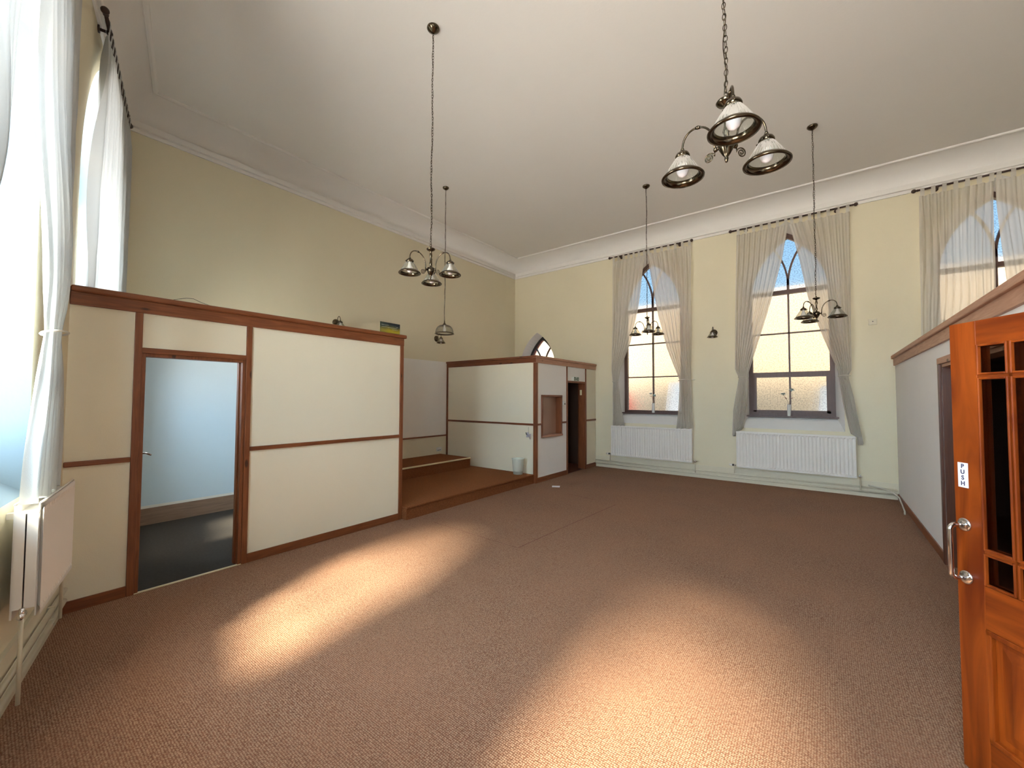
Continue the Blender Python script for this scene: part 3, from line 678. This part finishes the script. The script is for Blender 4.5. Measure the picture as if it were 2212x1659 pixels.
box(bm, XB1-.14, XB1+.024, y0, y0+.04, z0, z1); box(bm, XB1-.14, XB1+.024, y1-.04, y1, z0, z1); box(bm, XB1-.14, XB1+.024, y0, y1, z1-.04, z1)
obj('hatch_frame', bm, M['pinez'], t, bevel=.005)
obj('hatch_sill', one(XB1-.14, XB1+.04, y0, y1, z0, z0+.04), M['pinkpine'], t, bevel=.008)
obj('inner_floor', one(-6.68, XB1-.02, YB1+.12, 8.95, .001, .004), M['dark'], t)  # dark sheet over the floor so the doorway reads as unlit
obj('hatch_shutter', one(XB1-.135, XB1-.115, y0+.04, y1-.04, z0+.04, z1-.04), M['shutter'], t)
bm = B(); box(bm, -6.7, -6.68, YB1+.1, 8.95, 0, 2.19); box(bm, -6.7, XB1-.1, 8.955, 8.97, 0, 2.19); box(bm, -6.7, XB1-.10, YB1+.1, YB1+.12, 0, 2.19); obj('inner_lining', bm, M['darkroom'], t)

# ================================================================== right partition
XR = .92
t = thing('partition', 'white partition along the right side with pale pine cap and dark doorway', 'partition', (XR, 6, 0))
D0, D1 = 3.7, 5.74      # dark doorway
E0, E1 = 1.27, 2.06     # doorway of the open glazed door
yend = yW3(XR)+.03
bm = B()
for y0, y1, z0, z1 in ((D1, 8.965, 0, 2.16), (D0, D1, 1.97, 2.16), (E1, D0, 0, 2.16), (E0, E1, 1.97, 2.16), (yend, E0, 0, 2.16)): box(bm, XR, XR+.10, y0, y1, z0, z1)
obj('panel', bm, M['panelw'], t)
obj('fascia', one(XR-.024, XR+.10, yend, 8.955, 2.150, 2.262), M['pinkpine'], t, bevel=.003)
obj('cap', one(XR-.05, XR+.12, yend, 8.955, 2.255, 2.312), M['pinkpine'], t, bevel=.010)
obj('cap_backing', one(XR+.105, XR+.125, 6.02, 8.95, 2.20, 2.338), M['dark'], t)
obj('skirting', one(XR-.014, XR, D1+.07, 8.955, 0, .095), M['piney'], t, bevel=.003)
obj('skirting', one(XR-.014, XR, E1+.07, D0-.07, 0, .095), M['piney'], t, bevel=.003)
for y0, y1 in ((D0, D1), (E0, E1)):
    mm = M['dark'] if y0 == D0 else M['pinez']
    obj('architrave', one(XR-.02, XR+.0, y1, y1+.062, 0, 2.0), mm, t, bevel=.004)
    obj('architrave', one(XR-.02, XR+.0, y0-.062, y0, 0, 2.0), mm, t, bevel=.004)
    obj('architrave_head', one(XR-.022, XR+.0, y0-.062, y1+.062, 1.95, 2.012), M['pinkpine'], t, bevel=.004)
    bm = B(); box(bm, XR, XR+.12, y1-.03, y1, 0, 1.95); box(bm, XR, XR+.12, y0, y0+.03, 0, 1.95); obj('door_lining', bm, mm, t, bevel=.002)
    obj('door_lining_head', one(XR, XR+.12, y0+.03, y1-.03, 1.92, 1.95), M['pinkpine'], t)
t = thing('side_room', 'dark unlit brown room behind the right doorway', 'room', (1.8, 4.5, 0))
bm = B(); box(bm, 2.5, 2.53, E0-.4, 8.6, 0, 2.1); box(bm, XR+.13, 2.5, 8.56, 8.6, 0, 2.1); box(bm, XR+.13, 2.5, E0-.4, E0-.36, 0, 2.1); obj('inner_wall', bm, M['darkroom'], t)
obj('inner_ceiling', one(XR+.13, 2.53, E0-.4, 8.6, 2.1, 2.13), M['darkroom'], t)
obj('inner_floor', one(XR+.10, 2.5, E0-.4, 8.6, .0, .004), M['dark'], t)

# ================================================================== open glazed door
hd = Vector((.5476, -.8368, 0)); ang = math.atan2(hd.y, hd.x)
D = thing('door_1', 'orange hardwood glazed door standing open at the right edge, PUSH plate and chrome pull', 'door', (.458, 2.678, .004), ang, kind='structure')
LW, LH, TH = .76, 1.936, .044
bm = B()
for a in ((0, .112, 0, LH), (LW-.112, LW, 0, LH)): box(bm, a[0], a[1], 0, TH, a[2], a[3])
obj('stile', bm, M['hard'], D, world=False, bevel=.002)
bm = B()
for z0, z1 in ((1.832, LH), (.64, .818), (0, .18)): box(bm, .112, LW-.112, 0, TH, z0, z1)
obj('rail', bm, M['hardx'], D, world=False, bevel=.0015)
cols = [(.121, .221), (.245, LW-.245), (LW-.221, LW-.121)]; rows = [(.829, .944), (.974, 1.683), (1.712, 1.824)]
bm = B()
for x0, x1 in ((.225, .241), (LW-.241, LW-.225)): box(bm, x0, x1, .004, TH-.004, .818, 1.832)
for z0, z1 in ((.949, .969), (1.688, 1.707)): box(bm, .112, LW-.112, .004, TH-.004, z0, z1)
obj('glazing_bar', bm, M['hardx'], D, world=False, bevel=.002)
bm = B()
for c0, c1 in cols:
    for r0, r1 in rows:
        for (a, b_, c, d) in ((c0-.009, c0, r0-.009, r1+.009), (c1, c1+.009, r0-.009, r1+.009), (c0, c1, r0-.009, r0), (c0, c1, r1, r1+.009)):
            box(bm, a, b_, -.004, .012, c, d); box(bm, a, b_, TH-.012, TH+.004, c, d)
obj('glazing_bead', bm, M['hard'], D, world=False, bevel=.003)
bm = B()
for c0, c1 in cols:
    for r0, r1 in rows: box(bm, c0-.004, c1+.004, .008, .011, r0-.004, r1+.004)
obj('glass', bm, M['doorglass'], D, world=False)
bm = B(); x0, x1, z0, z1 = .112, LW-.112, .18, .64
box(bm, x0, x1, .014, TH-.014, z0, z1)
def fielded(bm, yf, yb):
    a = (x0+.045, x1-.045, z0+.045, z1-.045); c = (x0+.085, x1-.085, z0+.085, z1-.085)
    A_ = [(a[0], yb, a[2]), (a[1], yb, a[2]), (a[1], yb, a[3]), (a[0], yb, a[3])]; C_ = [(c[0], yf, c[2]), (c[1], yf, c[2]), (c[1], yf, c[3]), (c[0], yf, c[3])]
    va = [bm.verts.new(p) for p in A_]; vc = [bm.verts.new(p) for p in C_]
    for i in range(4): bm.faces.new((va[i], va[(i+1) % 4], vc[(i+1) % 4], vc[i]))
    bm.faces.new(vc)
fielded(bm, .004, .0135)
obj('panel', bm, M['hard'], D, world=False)
bm = B()
for (a, b_, c, d) in ((x0, x0+.022, z0, z1), (x1-.022, x1, z0, z1), (x0, x1, z0, z0+.022), (x0, x1, z1-.022, z1)): box(bm, a, b_, -.005, .016, c, d)
obj('panel_moulding', bm, M['hard'], D, world=False, bevel=.004)
def pull(side):
    y = -.0 if side < 0 else TH; q = side
    u = .040; zt, zb = 1.050, .822; d = .062
    b = B(); pts = [(u, y, zt)]
    for i in range(7): a = i/6*PI/2; pts.append((u, y+q*(d-.022+.022*math.sin(a)), zt-.022+.022*math.cos(a)))
    for i in range(7): a = i/6*PI/2; pts.append((u, y+q*(d-.022+.022*math.cos(a)), zb+.022-.022*math.sin(a)))
    pts.append((u, y, zb)); tube(b, pts, .0095, 14)
    h = obj('pull_handle', b, M['chrome'], D, True, world=False)
    h['label'] = 'chrome D-shaped pull handle'
    for z in (zt, zb):
        b = B(); tube(b, [(u, y, z), (u, y+q*.004, z), (u, y+q*.008, z)], .028, 24, radii=[.029, .029, .024]); tube(b, [(u, y+q*.008, z), (u, y+q*.0085, z)], .015, 16); o = obj('rose', b, M['chrome'], h, True, world=False)
pull(-1); pull(1)
bm = B(); box(bm, .020, .062, -.0025, -.0002, 1.212, 1.320); pl = obj('push_plate', bm, M['paper'], D, world=False); pl['label'] = 'white vertical plate reading PUSH'
def text_mesh(body, size, ext=.0004):
    cu = bpy.data.curves.new('t', 'FONT'); cu.body = body; cu.size = size; cu.extrude = ext; cu.align_x = 'CENTER'; cu.align_y = 'CENTER'; cu.offset = .0006*size/.02
    ob = bpy.data.objects.new('t', cu); C.objects.link(ob); dg = bpy.context.evaluated_depsgraph_get()
    me = bpy.data.meshes.new_from_object(ob.evaluated_get(dg)); b = B(); b.from_mesh(me)
    bpy.data.objects.remove(ob); bpy.data.meshes.remove(me); return b
bm = B()
for i, ch in enumerate('PUSH'):
    b = text_mesh(ch, .0255); bmesh.ops.transform(b, matrix=Matrix.Translation((.041, -.0032, 1.3045-i*.0252)) @ Matrix.Rotation(PI/2, 4, 'X'), verts=b.verts)
    me = bpy.data.meshes.new('x'); b.to_mesh(me); b.free(); bm.from_mesh(me); bpy.data.meshes.remove(me)
obj('lettering', bm, M['ink'], pl, world=False)
for z in (.25, 1.0, 1.72):
    b = B(); tube(b, [(LW+.004, TH/2-.02, z-.045), (LW+.004, TH/2-.02, z+.045)], .007, 10); obj('hinge', b, M['chrome'], D, True, world=False)

# ================================================================== lamps
def arm_pts(r, h, n=18):
    pts = []
    for i in range(n+1):
        a = PI*i/n; pts.append((.052+(r-.052)/2*(1-math.cos(a)), 0, h*math.sin(a)**.8 if 0 < a < PI else 0))
    return pts
def shade_parts(parent, cx_, cy_, zc, s=1.0, rim_r=.096, h=.105, tilt=None, bulb=True, mtx=None):
    """cap, ribbed glass bell, metal rim and bulb hung at (cx,cy) with its cap top at zc"""
    T = Matrix.Translation((cx_, cy_, zc)) @ (mtx or Matrix.Identity(4))
    b = B(); lathe(b, [(.002, .012), (.012, .010), (.014, 0), (.030, -.006), (.036, -.018), (.036, -.030), (.030, -.031)], 20)
    for q in range(3):
        a = q*2*PI/3; tube(b, [(.034*math.cos(a), .034*math.sin(a), -.024), (.046*math.cos(a), .046*math.sin(a), -.024)], .004, 6)
    bmesh.ops.transform(b, matrix=T, verts=b.verts); cap = obj('shade_cap', b, M['metal'], parent, True, world=False)
    b = B(); prof = [(.030, -.026), (.040, -.040), (.052, -.058), (.064, -.078), (.074, -.094), (rim_r-.012, -.024-h+.012)]
    prof = [(r_*s if i else r_, z_) for i, (r_, z_) in enumerate(prof)]
    lathe(b, prof, 192, rib=.030, ribn=32); bmesh.ops.transform(b, matrix=T, verts=b.verts); obj('glass_shade', b, M['shade'], parent, True, world=False)
    zr = -.024-h
    b = B(); lathe(b, [(rim_r-.020, zr+.016), (rim_r-.010, zr+.014), (rim_r, zr+.006), (rim_r+.010, zr-.006), (rim_r+.009, zr-.012), (rim_r-.004, zr-.012), (rim_r-.014, zr-.004), (rim_r-.020, zr+.006), (rim_r-.020, zr+.016)], 48)
    bmesh.ops.transform(b, matrix=T, verts=b.verts); obj('shade_rim', b, M['metal'], parent, True, world=False)
    if bulb:
        b = B(); lathe(b, [(.014, -.03), (.015, -.050), (.022, -.068), (.030, -.088), (.030, -.104), (.022, -.122), (.010, -.131), (.001, -.133)], 20)
        bmesh.ops.transform(b, matrix=T, verts=b.verts); obj('bulb', b, M['bulb'], parent, True, world=False)
def chain(b, z0, z1, wob=.004, seed=0):
    rnd = random.Random(seed); L = .036; n = int((z1-z0)/(L*.78)); 
    for i in range(n):
        zc = z0+(i+.5)*(z1-z0)/n; rot = (i % 2)*PI/2+rnd.uniform(-.2, .2); pts = []
        ox = wob*math.sin(i*.23+seed); oy = wob*math.cos(i*.17+seed)
        for j in range(11):
            a = 2*PI*j/10; x = .0085*math.cos(a); z = (L/2)*math.sin(a)
            pts.append((ox+x*math.cos(rot), oy+x*math.sin(rot), zc+z))
        tube(b, pts, .0021, 5, caps=False)
    return b
ZCH = ZC  # ceiling
def chandelier(name, label, loc, rot, zrim, group):
    """origin on the ceiling; rim of the shades at zrim"""
    t = thing(name, label, 'chandelier', (loc[0], loc[1], ZCH), rot, group=group)
    R = .222; zr = zrim-ZCH           # local z of rims
    zcap = zr+.129; zhub = zr+.062
    obj('ceiling_rose', lathe(B(), [(.062, 0), (.064, -.012), (.058, -.022), (.045, -.034), (.026, -.046), (.012, -.056), (.002, -.058)], 28), M['metal'], t, True, world=False)
    ztop = zhub+.215
    obj('chain', chain(B(), ztop+.02, -.05, seed=int(abs(loc[0])*10)), M['metal'], t, True, world=False)
    b = B(); n_ = 60
    tube(b, [(.006*math.cos(i*.9), .006*math.sin(i*.9)+.004*math.sin(i*.21), ztop+(-.04-ztop)*i/n_) for i in range(n_+1)], .0026, 6); obj('flex', b, M['cable'] if False else M['metal'], t, True, world=False)
    b = B(); lathe(b, [(.003, ztop+.03), (.008, ztop+.022), (.010, ztop+.012), (.040, ztop+.004), (.044, ztop-.002), (.036, ztop-.012), (.018, ztop-.020), (.009, ztop-.028), (.013, ztop-.05), (.015, ztop-.07), (.010, ztop-.085), (.009, ztop-.12), (.012, ztop-.135), (.016, ztop-.15), (.010, ztop-.165), (.009, ztop-.18), (.030, ztop-.188), (.038, ztop-.196), (.037, ztop-.225), (.030, ztop-.24), (.018, ztop-.262), (.008, ztop-.276), (.010, ztop-.284), (.006, ztop-.30), (.001, ztop-.304)], 24)
    obj('central_column', b, M['metal'], t, True, world=False)
    for k in range(3):
        a = k*2*PI/3; RM = Matrix.Rotation(a, 4, 'Z')
        b = B(); za = zhub; H_ = .125
        pts = []
        for i in range(21):
            th = PI*i/20; x = .055+(R-.055)/2*(1-math.cos(th)); z = za+(zcap-za)*i/20+H_*(math.sin(th)**.75 if 0 < i < 20 else 0)
            pts.append((x, 0, z))
        tube(b, pts, .0052, 8)
        mid = pts[9]; mid2 = pts[11]; tube(b, [mid, pts[10], mid2], .009, 8, radii=[.007, .010, .007])
        sphere(b, (.050, 0, za), .012, u=10, v=6); tube(b, [(.03, 0, za), (.055, 0, za)], .007, 8)
        sphere(b, (R, 0, zcap+.016), .009, u=10, v=6)
        # scroll
        sp_ = []
        for i in range(34):
            th = i/33*4.2*PI; rr = .026*(1-i/33*.88)
            sp_.append((.082-.0+rr*math.cos(PI-th)*1.0, 0, za-.030+rr*math.sin(PI-th)*1.0))
        tube(b, [(.055, 0, za-.005)]+sp_, .0032, 6)
        bmesh.ops.transform(b, matrix=RM, verts=b.verts); arm = obj('arm', b, M['metal'], t, True, world=False)
        shade_parts(arm, R*math.cos(a), R*math.sin(a), zcap)
    return t
GC = 'three-arm brass chandeliers'
chandelier('chandelier', 'three-arm brass chandelier with glass shades hanging closest, upper right', (-.355, 2.17), 2.912, 2.775, GC)
c2_ = chandelier('chandelier', 'brass chandelier hanging in front of the side wall above the long partition', (-3.09, 2.69), .279, 2.81, GC)
chandelier('chandelier', 'small distant chandelier in front of the leftmost tall back-wall window', (-2.43, 7.05), .965, 2.745, GC)
chandelier('chandelier', 'distant chandelier overlapping the right curtain of the middle tall window', (-.06, 6.87), 1.939, 2.70, GC)
# dome pendant over the alcove
t = thing('pendant_lamp', 'single dome-shaped glass pendant on a thin chain over the alcove', 'pendant lamp', (-5.306, 4.951, ZC))
zr = 2.74-ZC
obj('ceiling_rose', lathe(B(), [(.055, 0), (.056, -.012), (.044, -.028), (.02, -.045), (.002, -.05)], 24), M['metal'], t, True, world=False)
obj('chain', chain(B(), zr+.22, -.045, seed=3), M['metal'], t, True, world=False)
obj('flex', tube(B(), [(.006*math.cos(i*.9), .006*math.sin(i*.9), zr+.2+(-.24-zr)*i/50) for i in range(51)], .0026, 6), M['metal'], t, True, world=False)
obj('cap', lathe(B(), [(.004, zr+.235), (.010, zr+.22), (.012, zr+.19), (.030, zr+.165), (.046, zr+.152), (.046, zr+.146)], 24), M['metal'], t, True, world=False)
pr = [(.044+(.158-.044)*math.sin(i/10*PI/2)**.9, zr+.010+.14*math.cos(i/10*PI/2)) for i in range(11)]
obj('glass_dome', lathe(B(), pr, 128, rib=.014, ribn=32), M['shade'], t, True, world=False)
obj('dome_rim', lathe(B(), [(.150, zr+.016), (.160, zr+.010), (.172, zr-.002), (.170, zr-.008), (.155, zr-.006), (.148, zr+.006), (.150, zr+.016)], 48), M['metal'], t, True, world=False)
obj('bulb', lathe(B(), [(.014, zr+.15), (.016, zr+.12), (.028, zr+.085), (.030, zr+.06), (.020, zr+.04), (.001, zr+.03)], 18), M['bulb'], t, True, world=False)
# wall lights
def sconce(label, loc, rotz):
    """local +Y points into the room"""
    t = thing('wall_light', label, 'wall light', loc, rotz, group='swan-neck wall lights')
    b = B(); lathe(b, [(.001, .030), (.020, .028), (.034, .020), (.052, .014), (.066, .006), (.068, .0)], 28)
    bmesh.ops.transform(b, matrix=Matrix.Rotation(-PI/2, 4, 'X'), verts=b.verts); obj('backplate', b, M['metal'], t, True, world=False)
    pts = [(0, .02, 0)]+[(0, .045+.05*(1-math.cos(PI*i/14)), .03+.075*math.sin(PI*i/14)) for i in range(15)]
    b = B(); tube(b, pts, .0055, 8); sphere(b, (0, .095, .105), .008, u=8, v=6); obj('swan_neck', b, M['metal'], t, True, world=False)
    shade_parts(t, 0, .145, .018, rim_r=.088, h=.092)
    return t
sc1 = sconce('brass wall light half hidden behind the long partition top', (XW1, 3.76, 2.915), -PI/2)
dup(sc1, (XW1, 6.10, 2.915), -PI/2, 'brass wall light on the side wall below the dome pendant')
dup(sc1, (-1.745, YW2, 2.94), PI, 'brass wall light between the two tall back wall windows')

# ================================================================== small things
# poster board on the long partition
t = thing('poster_card', 'dark blue and yellow printed card standing on the long partition top', 'card', (XL-.03, 3.245, 2.442))
m, tt, bb = new_mat('blue_to_yellow_print'); bb.inputs['Roughness'].default_value = .5
co = tt.nodes.new('ShaderNodeTexCoord'); s_ = tt.nodes.new('ShaderNodeSeparateXYZ'); tt.links.new(co.outputs['Object'], s_.inputs[0])
nz = tt.nodes.new('ShaderNodeTexNoise'); nz.inputs['Scale'].default_value = 14; tt.links.new(co.outputs['Object'], nz.inputs['Vector'])
ad = tt.nodes.new('ShaderNodeMath'); ad.operation = 'MULTIPLY_ADD'; tt.links.new(nz.outputs['Fac'], ad.inputs[0]); ad.inputs[1].default_value = .05; tt.links.new(s_.outputs['Z'], ad.inputs[2])
rp = tt.nodes.new('ShaderNodeValToRGB'); e = rp.color_ramp.elements; e[0].position = .062; e[0].color = (.42, .33, .02, 1); e[1].position = .142; e[1].color = (.004, .010, .016, 1)
k = e.new(.100); k.color = (.16, .13, .02, 1); k = e.new(.122); k.color = (.012, .022, .022, 1)
tt.links.new(ad.outputs[0], rp.inputs[0])
mr2 = tt.nodes.new('ShaderNodeMapRange'); tt.links.new(s_.outputs['Y'], mr2.inputs[0]); mr2.inputs[1].default_value = -.15; mr2.inputs[2].default_value = -.02
mx = tt.nodes.new('ShaderNodeMix'); mx.data_type = 'RGBA'; tt.links.new(mr2.outputs[0], mx.inputs[0]); tt.links.new(rp.outputs[0], mx.inputs[7])
hs = tt.nodes.new('ShaderNodeMix'); hs.data_type = 'RGBA'; hs.inputs[0].default_value = .5; tt.links.new(rp.outputs[0], hs.inputs[6]); hs.inputs[7].default_value = (.07, .10, .06, 1); tt.links.new(hs.outputs[2], mx.inputs[6])
tt.links.new(mx.outputs[2], bb.inputs['Base Color'])
bm = B(); box(bm, -.003, .003, -.153, .153, 0, .143); cd = obj('card', bm, m, t, world=False)
bm = B(); rnd = random.Random(5)
for (y0, y1, z, am) in ((-.135, -.025, .108, .004), (.09, .125, .098, .003), (-.13, -.05, .083, .0025), (-.045, .11, .080, .003), (.03, .12, .058, .0025)):
    n_ = int((y1-y0)/.0035); tube(bm, [(.0036, y0+(y1-y0)*i/n_, z+am*math.sin(i*1.9)*rnd.uniform(.5, 1.3)) for i in range(n_+1)], .0011, 4)
obj('handwritten_line', bm, M['exitw'], cd, world=False)
bm = B()
for i in range(9):
    y = -.012+i*.0115; tube(bm, [(.0036, y, .094), (.0036, y+.004, .112)], .0012, 4)
    if i % 2: tube(bm, [(.0036, y, .103), (.0036, y+.009, .103)], .0010, 4)
obj('heading', bm, mat('dull_green_print', (.10, .13, .10), .6), cd, world=False)
# loose wire on the partition top
sp(obj('loose_wire', tube(B(), [(XL-.02, .98, 2.444), (XL-.02, 1.03, 2.463), (XL-.02, 1.09, 2.484), (XL-.02, 1.14, 2.488), (XL-.02, 1.20, 2.465), (XL-.02, 1.28, 2.446)], .0022, 6), M['black'], smooth=True), 'thin dark wire looping above the long partition top', 'wire')
# waste bin
t = thing('waste_bin', 'pale mint plastic waste bin on the low platform beside the corner post', 'bin', (-4.62, 6.22, .173))
obj('bucket', lathe(B(), [(.001, .004), (.085, .0), (.088, .004), (.094, .06), (.096, .066), (.115, .275), (.118, .29), (.112, .285), (.090, .01), (.001, .008)], 36), M['binm'], t, True, world=False)
obj('rim', torus(B(), .118, .006, .290, 36, 8), M['binm'], t, True, world=False)
# hanging notice
t = thing('paper_notice', 'crumpled white paper notice dangling from a cord beside the corner post', 'paper', (-4.49, YB1-.03, .90))
bm = B(); g = []
for i in range(9):
    r = []
    for j in range(7):
        u = i/8-.5; v = j/6-.5; r.append(bm.verts.new((u*.105, -.008-.018*math.sin(u*5+v*2), v*.10+.035*math.sin(u*4.5)*(-.5)+.012*math.cos(u*9))))
    g.append(r)
for i in range(8):
    for j in range(6): bm.faces.new((g[i][j], g[i+1][j], g[i+1][j+1], g[i][j+1]))
bmesh.ops.solidify(bm, geom=bm.faces[:], thickness=.0008); obj('sheet', bm, M['paper'], t, True, world=False)
obj('cord', tube(B(), [(-.012, .012, .155), (-.013, .006, .12), (-.006, .002, .08), (.002, -.006, .045)], .0022, 6), M['metal'], t, True, world=False)
obj('clip', tube(B(), [(-.045, -.030, .055), (-.034, -.036, .030), (-.022, -.036, .012)], .005, 6, radii=[.004, .007, .009]), M['black'], t, True, world=False)
bm = B()
for i in range(4): box(bm, .002+.004*(i % 2), .034, -.0225+.0, -.0215, -.022+i*.011, -.018+i*.011, Matrix.Rotation(.12, 4, 'Z'))
obj('printed_lines', bm, M['ink'], t, world=False)
# exit sign
t = thing('exit_sign', 'small green and white emergency exit sign over the dark box room doorway', 'sign', (XB1, 7.92, 1.988))
obj('housing', one(0, .055, -.115, .115, 0, .085), M['exitw'], t, world=False, bevel=.003)
for y0, y1 in ((-.105, -.035), (.022, .105)): obj('green_field', one(.055, .0565, y0, y1, .007, .078), M['green'], t, world=False)
bm = B(); box(bm, .0565, .0578, -.100, -.060, .045, .056, Matrix.Rotation(0, 4, 'X')); box(bm, .0565, .0578, -.100, -.060, .018, .029); obj('door_symbol', bm, M['exitw'], t, world=False)
bm = B(); sphere(bm, (.0565, -.008, .067), .0085, sx=.2, u=10, v=8); tube(bm, [(.0568, -.008, .056), (.0568, -.006, .036)], .005, 6); tube(bm, [(.0568, -.006, .036), (.0568, -.016, .014)], .004, 6); tube(bm, [(.0568, -.006, .036), (.0568, .006, .022), (.0568, .004, .010)], .004, 6); tube(bm, [(.0568, -.020, .046), (.0568, -.007, .053), (.0568, .007, .044)], .0035, 6); obj('running_figure', bm, M['green'], t, world=False)
bm = B(); box(bm, .0565, .0578, .058, .070, .040, .072)
vs = [bm.verts.new(p) for p in ((.0578, .042, .043), (.0578, .086, .043), (.0578, .064, .014))]; bm.faces.new(vs); obj('down_arrow', bm, M['exitw'], t, world=False)
# thermostat, sockets, alarm
t = thing('thermostat', 'small white thermostat on the box room front between hatch and doorway', 'thermostat', (XB1, 7.455, 1.46))
obj('case', one(0, .028, -.035, .04, 0, .085), M['plastic'], t, world=False, bevel=.004); obj('knob', tube(B(), [(.028, .0, .03), (.040, .0, .03)], .015, 14), M['metal'], t, True, world=False)
t = thing('power_socket', 'white double power socket low on the alcove side wall', 'socket', (XW1+.001, 6.20, .43))
obj('faceplate', one(0, .012, -.073, .073, 0, .086), M['plastic'], t, world=False, bevel=.003); obj('switches', one(.012, .016, -.045, .045, .058, .072), M['white'], t, world=False); obj('pin_holes', one(.012, .0125, -.05, .05, .02, .03), M['black'], t, world=False)
t = thing('sensor_box', 'small cream sensor box on the back wall right of the middle window', 'sensor', (.663, YW2, 2.84))
obj('case', one(-.055, .055, -.035, 0, 0, .10), M['skirt'], t, world=False, bevel=.008); obj('lens', tube(B(), [(0, -.035, .055), (0, -.039, .055)], .008, 12), M['black'], t, world=False)
# flyer on the carpet
b = B(); box(b, -.07, .07, -.065, .065, 0, .001); o = obj('paper_slip', b, M['paper']); o.location = (-3.90, 6.41, .002); o.rotation_euler.z = .5; sp(o, 'small white slip of paper lying on the carpet near the corner box room', 'paper')
# thin metal stand behind the box room top
t = thing('wire_stand', 'thin pale stand with dark feet on top of the corner box room', 'stand', (-6.66, 8.70, 2.24))
for x in (-.05, .05):
    obj('leg', tube(B(), [(x, 0, 0), (x, 0, .40)], .006, 6), M['cable'], t, world=False); obj('foot', tube(B(), [(x, 0, .0), (x, 0, .26)], .010, 6), M['black'], t, world=False)
obj('crossbar', tube(B(), [(-.05, 0, .40), (.05, 0, .38)], .006, 6), M['cable'], t, world=False)
# cable in the far right corner
sp(obj('white_cable', tube(B(), [(.55, 8.915, .20), (.72, 8.90, .17), (.84, 8.82, .13), (.885, 8.6, .10), (.885, 8.3, .05), (.88, 8.05, .014), (.86, 7.86, .010)], .010, 8), M['cable'], smooth=True), 'white cable running down the corner between back wall and right partition', 'cable')
# flower vases on the sills
def vase(label, x, seed):
    rnd = random.Random(seed)
    t = thing('flower_vase', label, 'vase', (x, YW2+.235, 1.288), 0, group='flower vases on the sills')
    obj('vase', lathe(B(), [(.001, .001), (.030, .0), (.031, .004), (.031, .215), (.028, .217), (.026, .20), (.001, .19)], 20), M['plastic'], t, True, world=False)
    heads = [((-.085, -.015, .40), .055), ((.045, -.02, .475), .06)] if seed == 1 else [((-.05, -.01, .42), .045), ((.03, -.02, .375), .055)]
    for (p, r) in heads:
        b = B(); tube(b, [(0, 0, .19), (p[0]*.25, 0, .28), (p[0]*.6, 0, p[2]-.06), (p[0], p[1], p[2])], .003, 6); st = obj('stem', b, M['stem'], t, True, world=False)
        b = B()
        for q in range(22):
            a = q*2.399; el = .15+.9*(q/22); L = r*rnd.uniform(.8, 1.1)
            d = Vector((math.cos(a)*math.cos(el), math.sin(a)*math.cos(el)*.8-.25, math.sin(el)*.8)).normalized(); c = Vector(p); s_ = d.cross(Vector((0, 0, 1)))
            s_ = s_.normalized()*r*.17 if s_.length > .01 else Vector((r*.17, 0, 0)); upv = Vector((0, 0, r*.12))
            vs = [b.verts.new(v) for v in (c, c+d*L*.55+s_+upv, c+d*L, c+d*L*.55-s_+upv)]; b.faces.new(vs)
        sphere(b, p, r*.25, u=8, v=6); obj('flower_head', b, M['petal'], st, world=False)
    b = B()
    for q in (-1, 1):
        c = Vector((.02*q, 0, .33 if seed == 1 else .36)); tip = c+Vector((.06*q, -.01, .012)); vs = [b.verts.new(v) for v in (c, (c+tip)/2+Vector((0, 0, .012)), tip, (c+tip)/2-Vector((0, 0, .010)))]; b.faces.new(vs)
    obj('leaf', b, M['stem'], t, world=False)
vase('white vase with two grey-green flowers on the middle tall window sill', -.525, 1)
vase('slim white vase with a flower on the leftmost tall window sill', -3.055, 2)

# unseen pitched roof, added over the hall to shade the neighbour wall
bm = B(); x0, x1 = XW1-.7, XW4+.7
for pts in ([(x0, -2.6, 5.52), (x1, -2.6, 5.52), (x1, 4.0, 10.2), (x0, 4.0, 10.2)], [(x0, 9.9, 5.35), (x1, 9.9, 5.35), (x1, 4.0, 10.2), (x0, 4.0, 10.2)]):
    hexa(bm, pts+[(a, b_, c+.12) for a, b_, c in pts])
sp(obj('shading_roof', bm, M['tarmac']), 'unseen pitched roof added above the hall for its shade', 'roof', kind='structure')
# ================================================================== outside the back wall windows
sp(obj('ground', one(-14, 10, YW2+.5, 30, -.5, -.4), M['tarmac']), 'grey tarmac yard outside the back windows', 'ground', kind='structure')
sp(obj('neighbour_wall', one(-16, 9, 13.4, 13.9, -.4, 4.72), M['stone']), 'sunlit peach stone building behind the obscure glass', 'building')
def car(name, label, loc, m_, L=1.0, h=1.9, rot=0):
    t = thing(name, label, 'vehicle', loc, rot)
    bm = B(); hexa(bm, [(-L, -.8, .25), (L, -.8, .25), (L, .8, .25), (-L, .8, .25), (-L, -.75, h*.6), (L, -.75, h*.6), (L, .75, h*.6), (-L, .75, h*.6)])
    hexa(bm, [(-L*.9, -.72, h*.6), (L*.8, -.72, h*.6), (L*.8, .72, h*.6), (-L*.9, .72, h*.6), (-L*.7, -.6, h), (L*.6, -.6, h), (L*.6, .6, h), (-L*.7, .6, h)])
    obj('body', bm, m_, t, world=False, bevel=.06)
    for x in (-L*.65, L*.65):
        for y in (-.8, .68): obj('wheel', tube(B(), [(x, y, .3), (x, y+.14, .3)], .3, 20), M['black'], t, True, world=False)
    return t
car('parked_car', 'red shape of a vehicle blurred behind the leftmost tall window', (-5.45, 11.9, -.4), M['redp'], .62, 2.25)
car('parked_van', 'white shape of a vehicle blurred behind the leftmost tall window, lower right', (-3.05, 11.9, -.4), M['whitep'], .42, 2.45)
car('parked_van', 'white shape of a vehicle blurred behind the middle tall window, lower right', (.22, 11.7, -.4), M['whitep'], .40, 2.3)
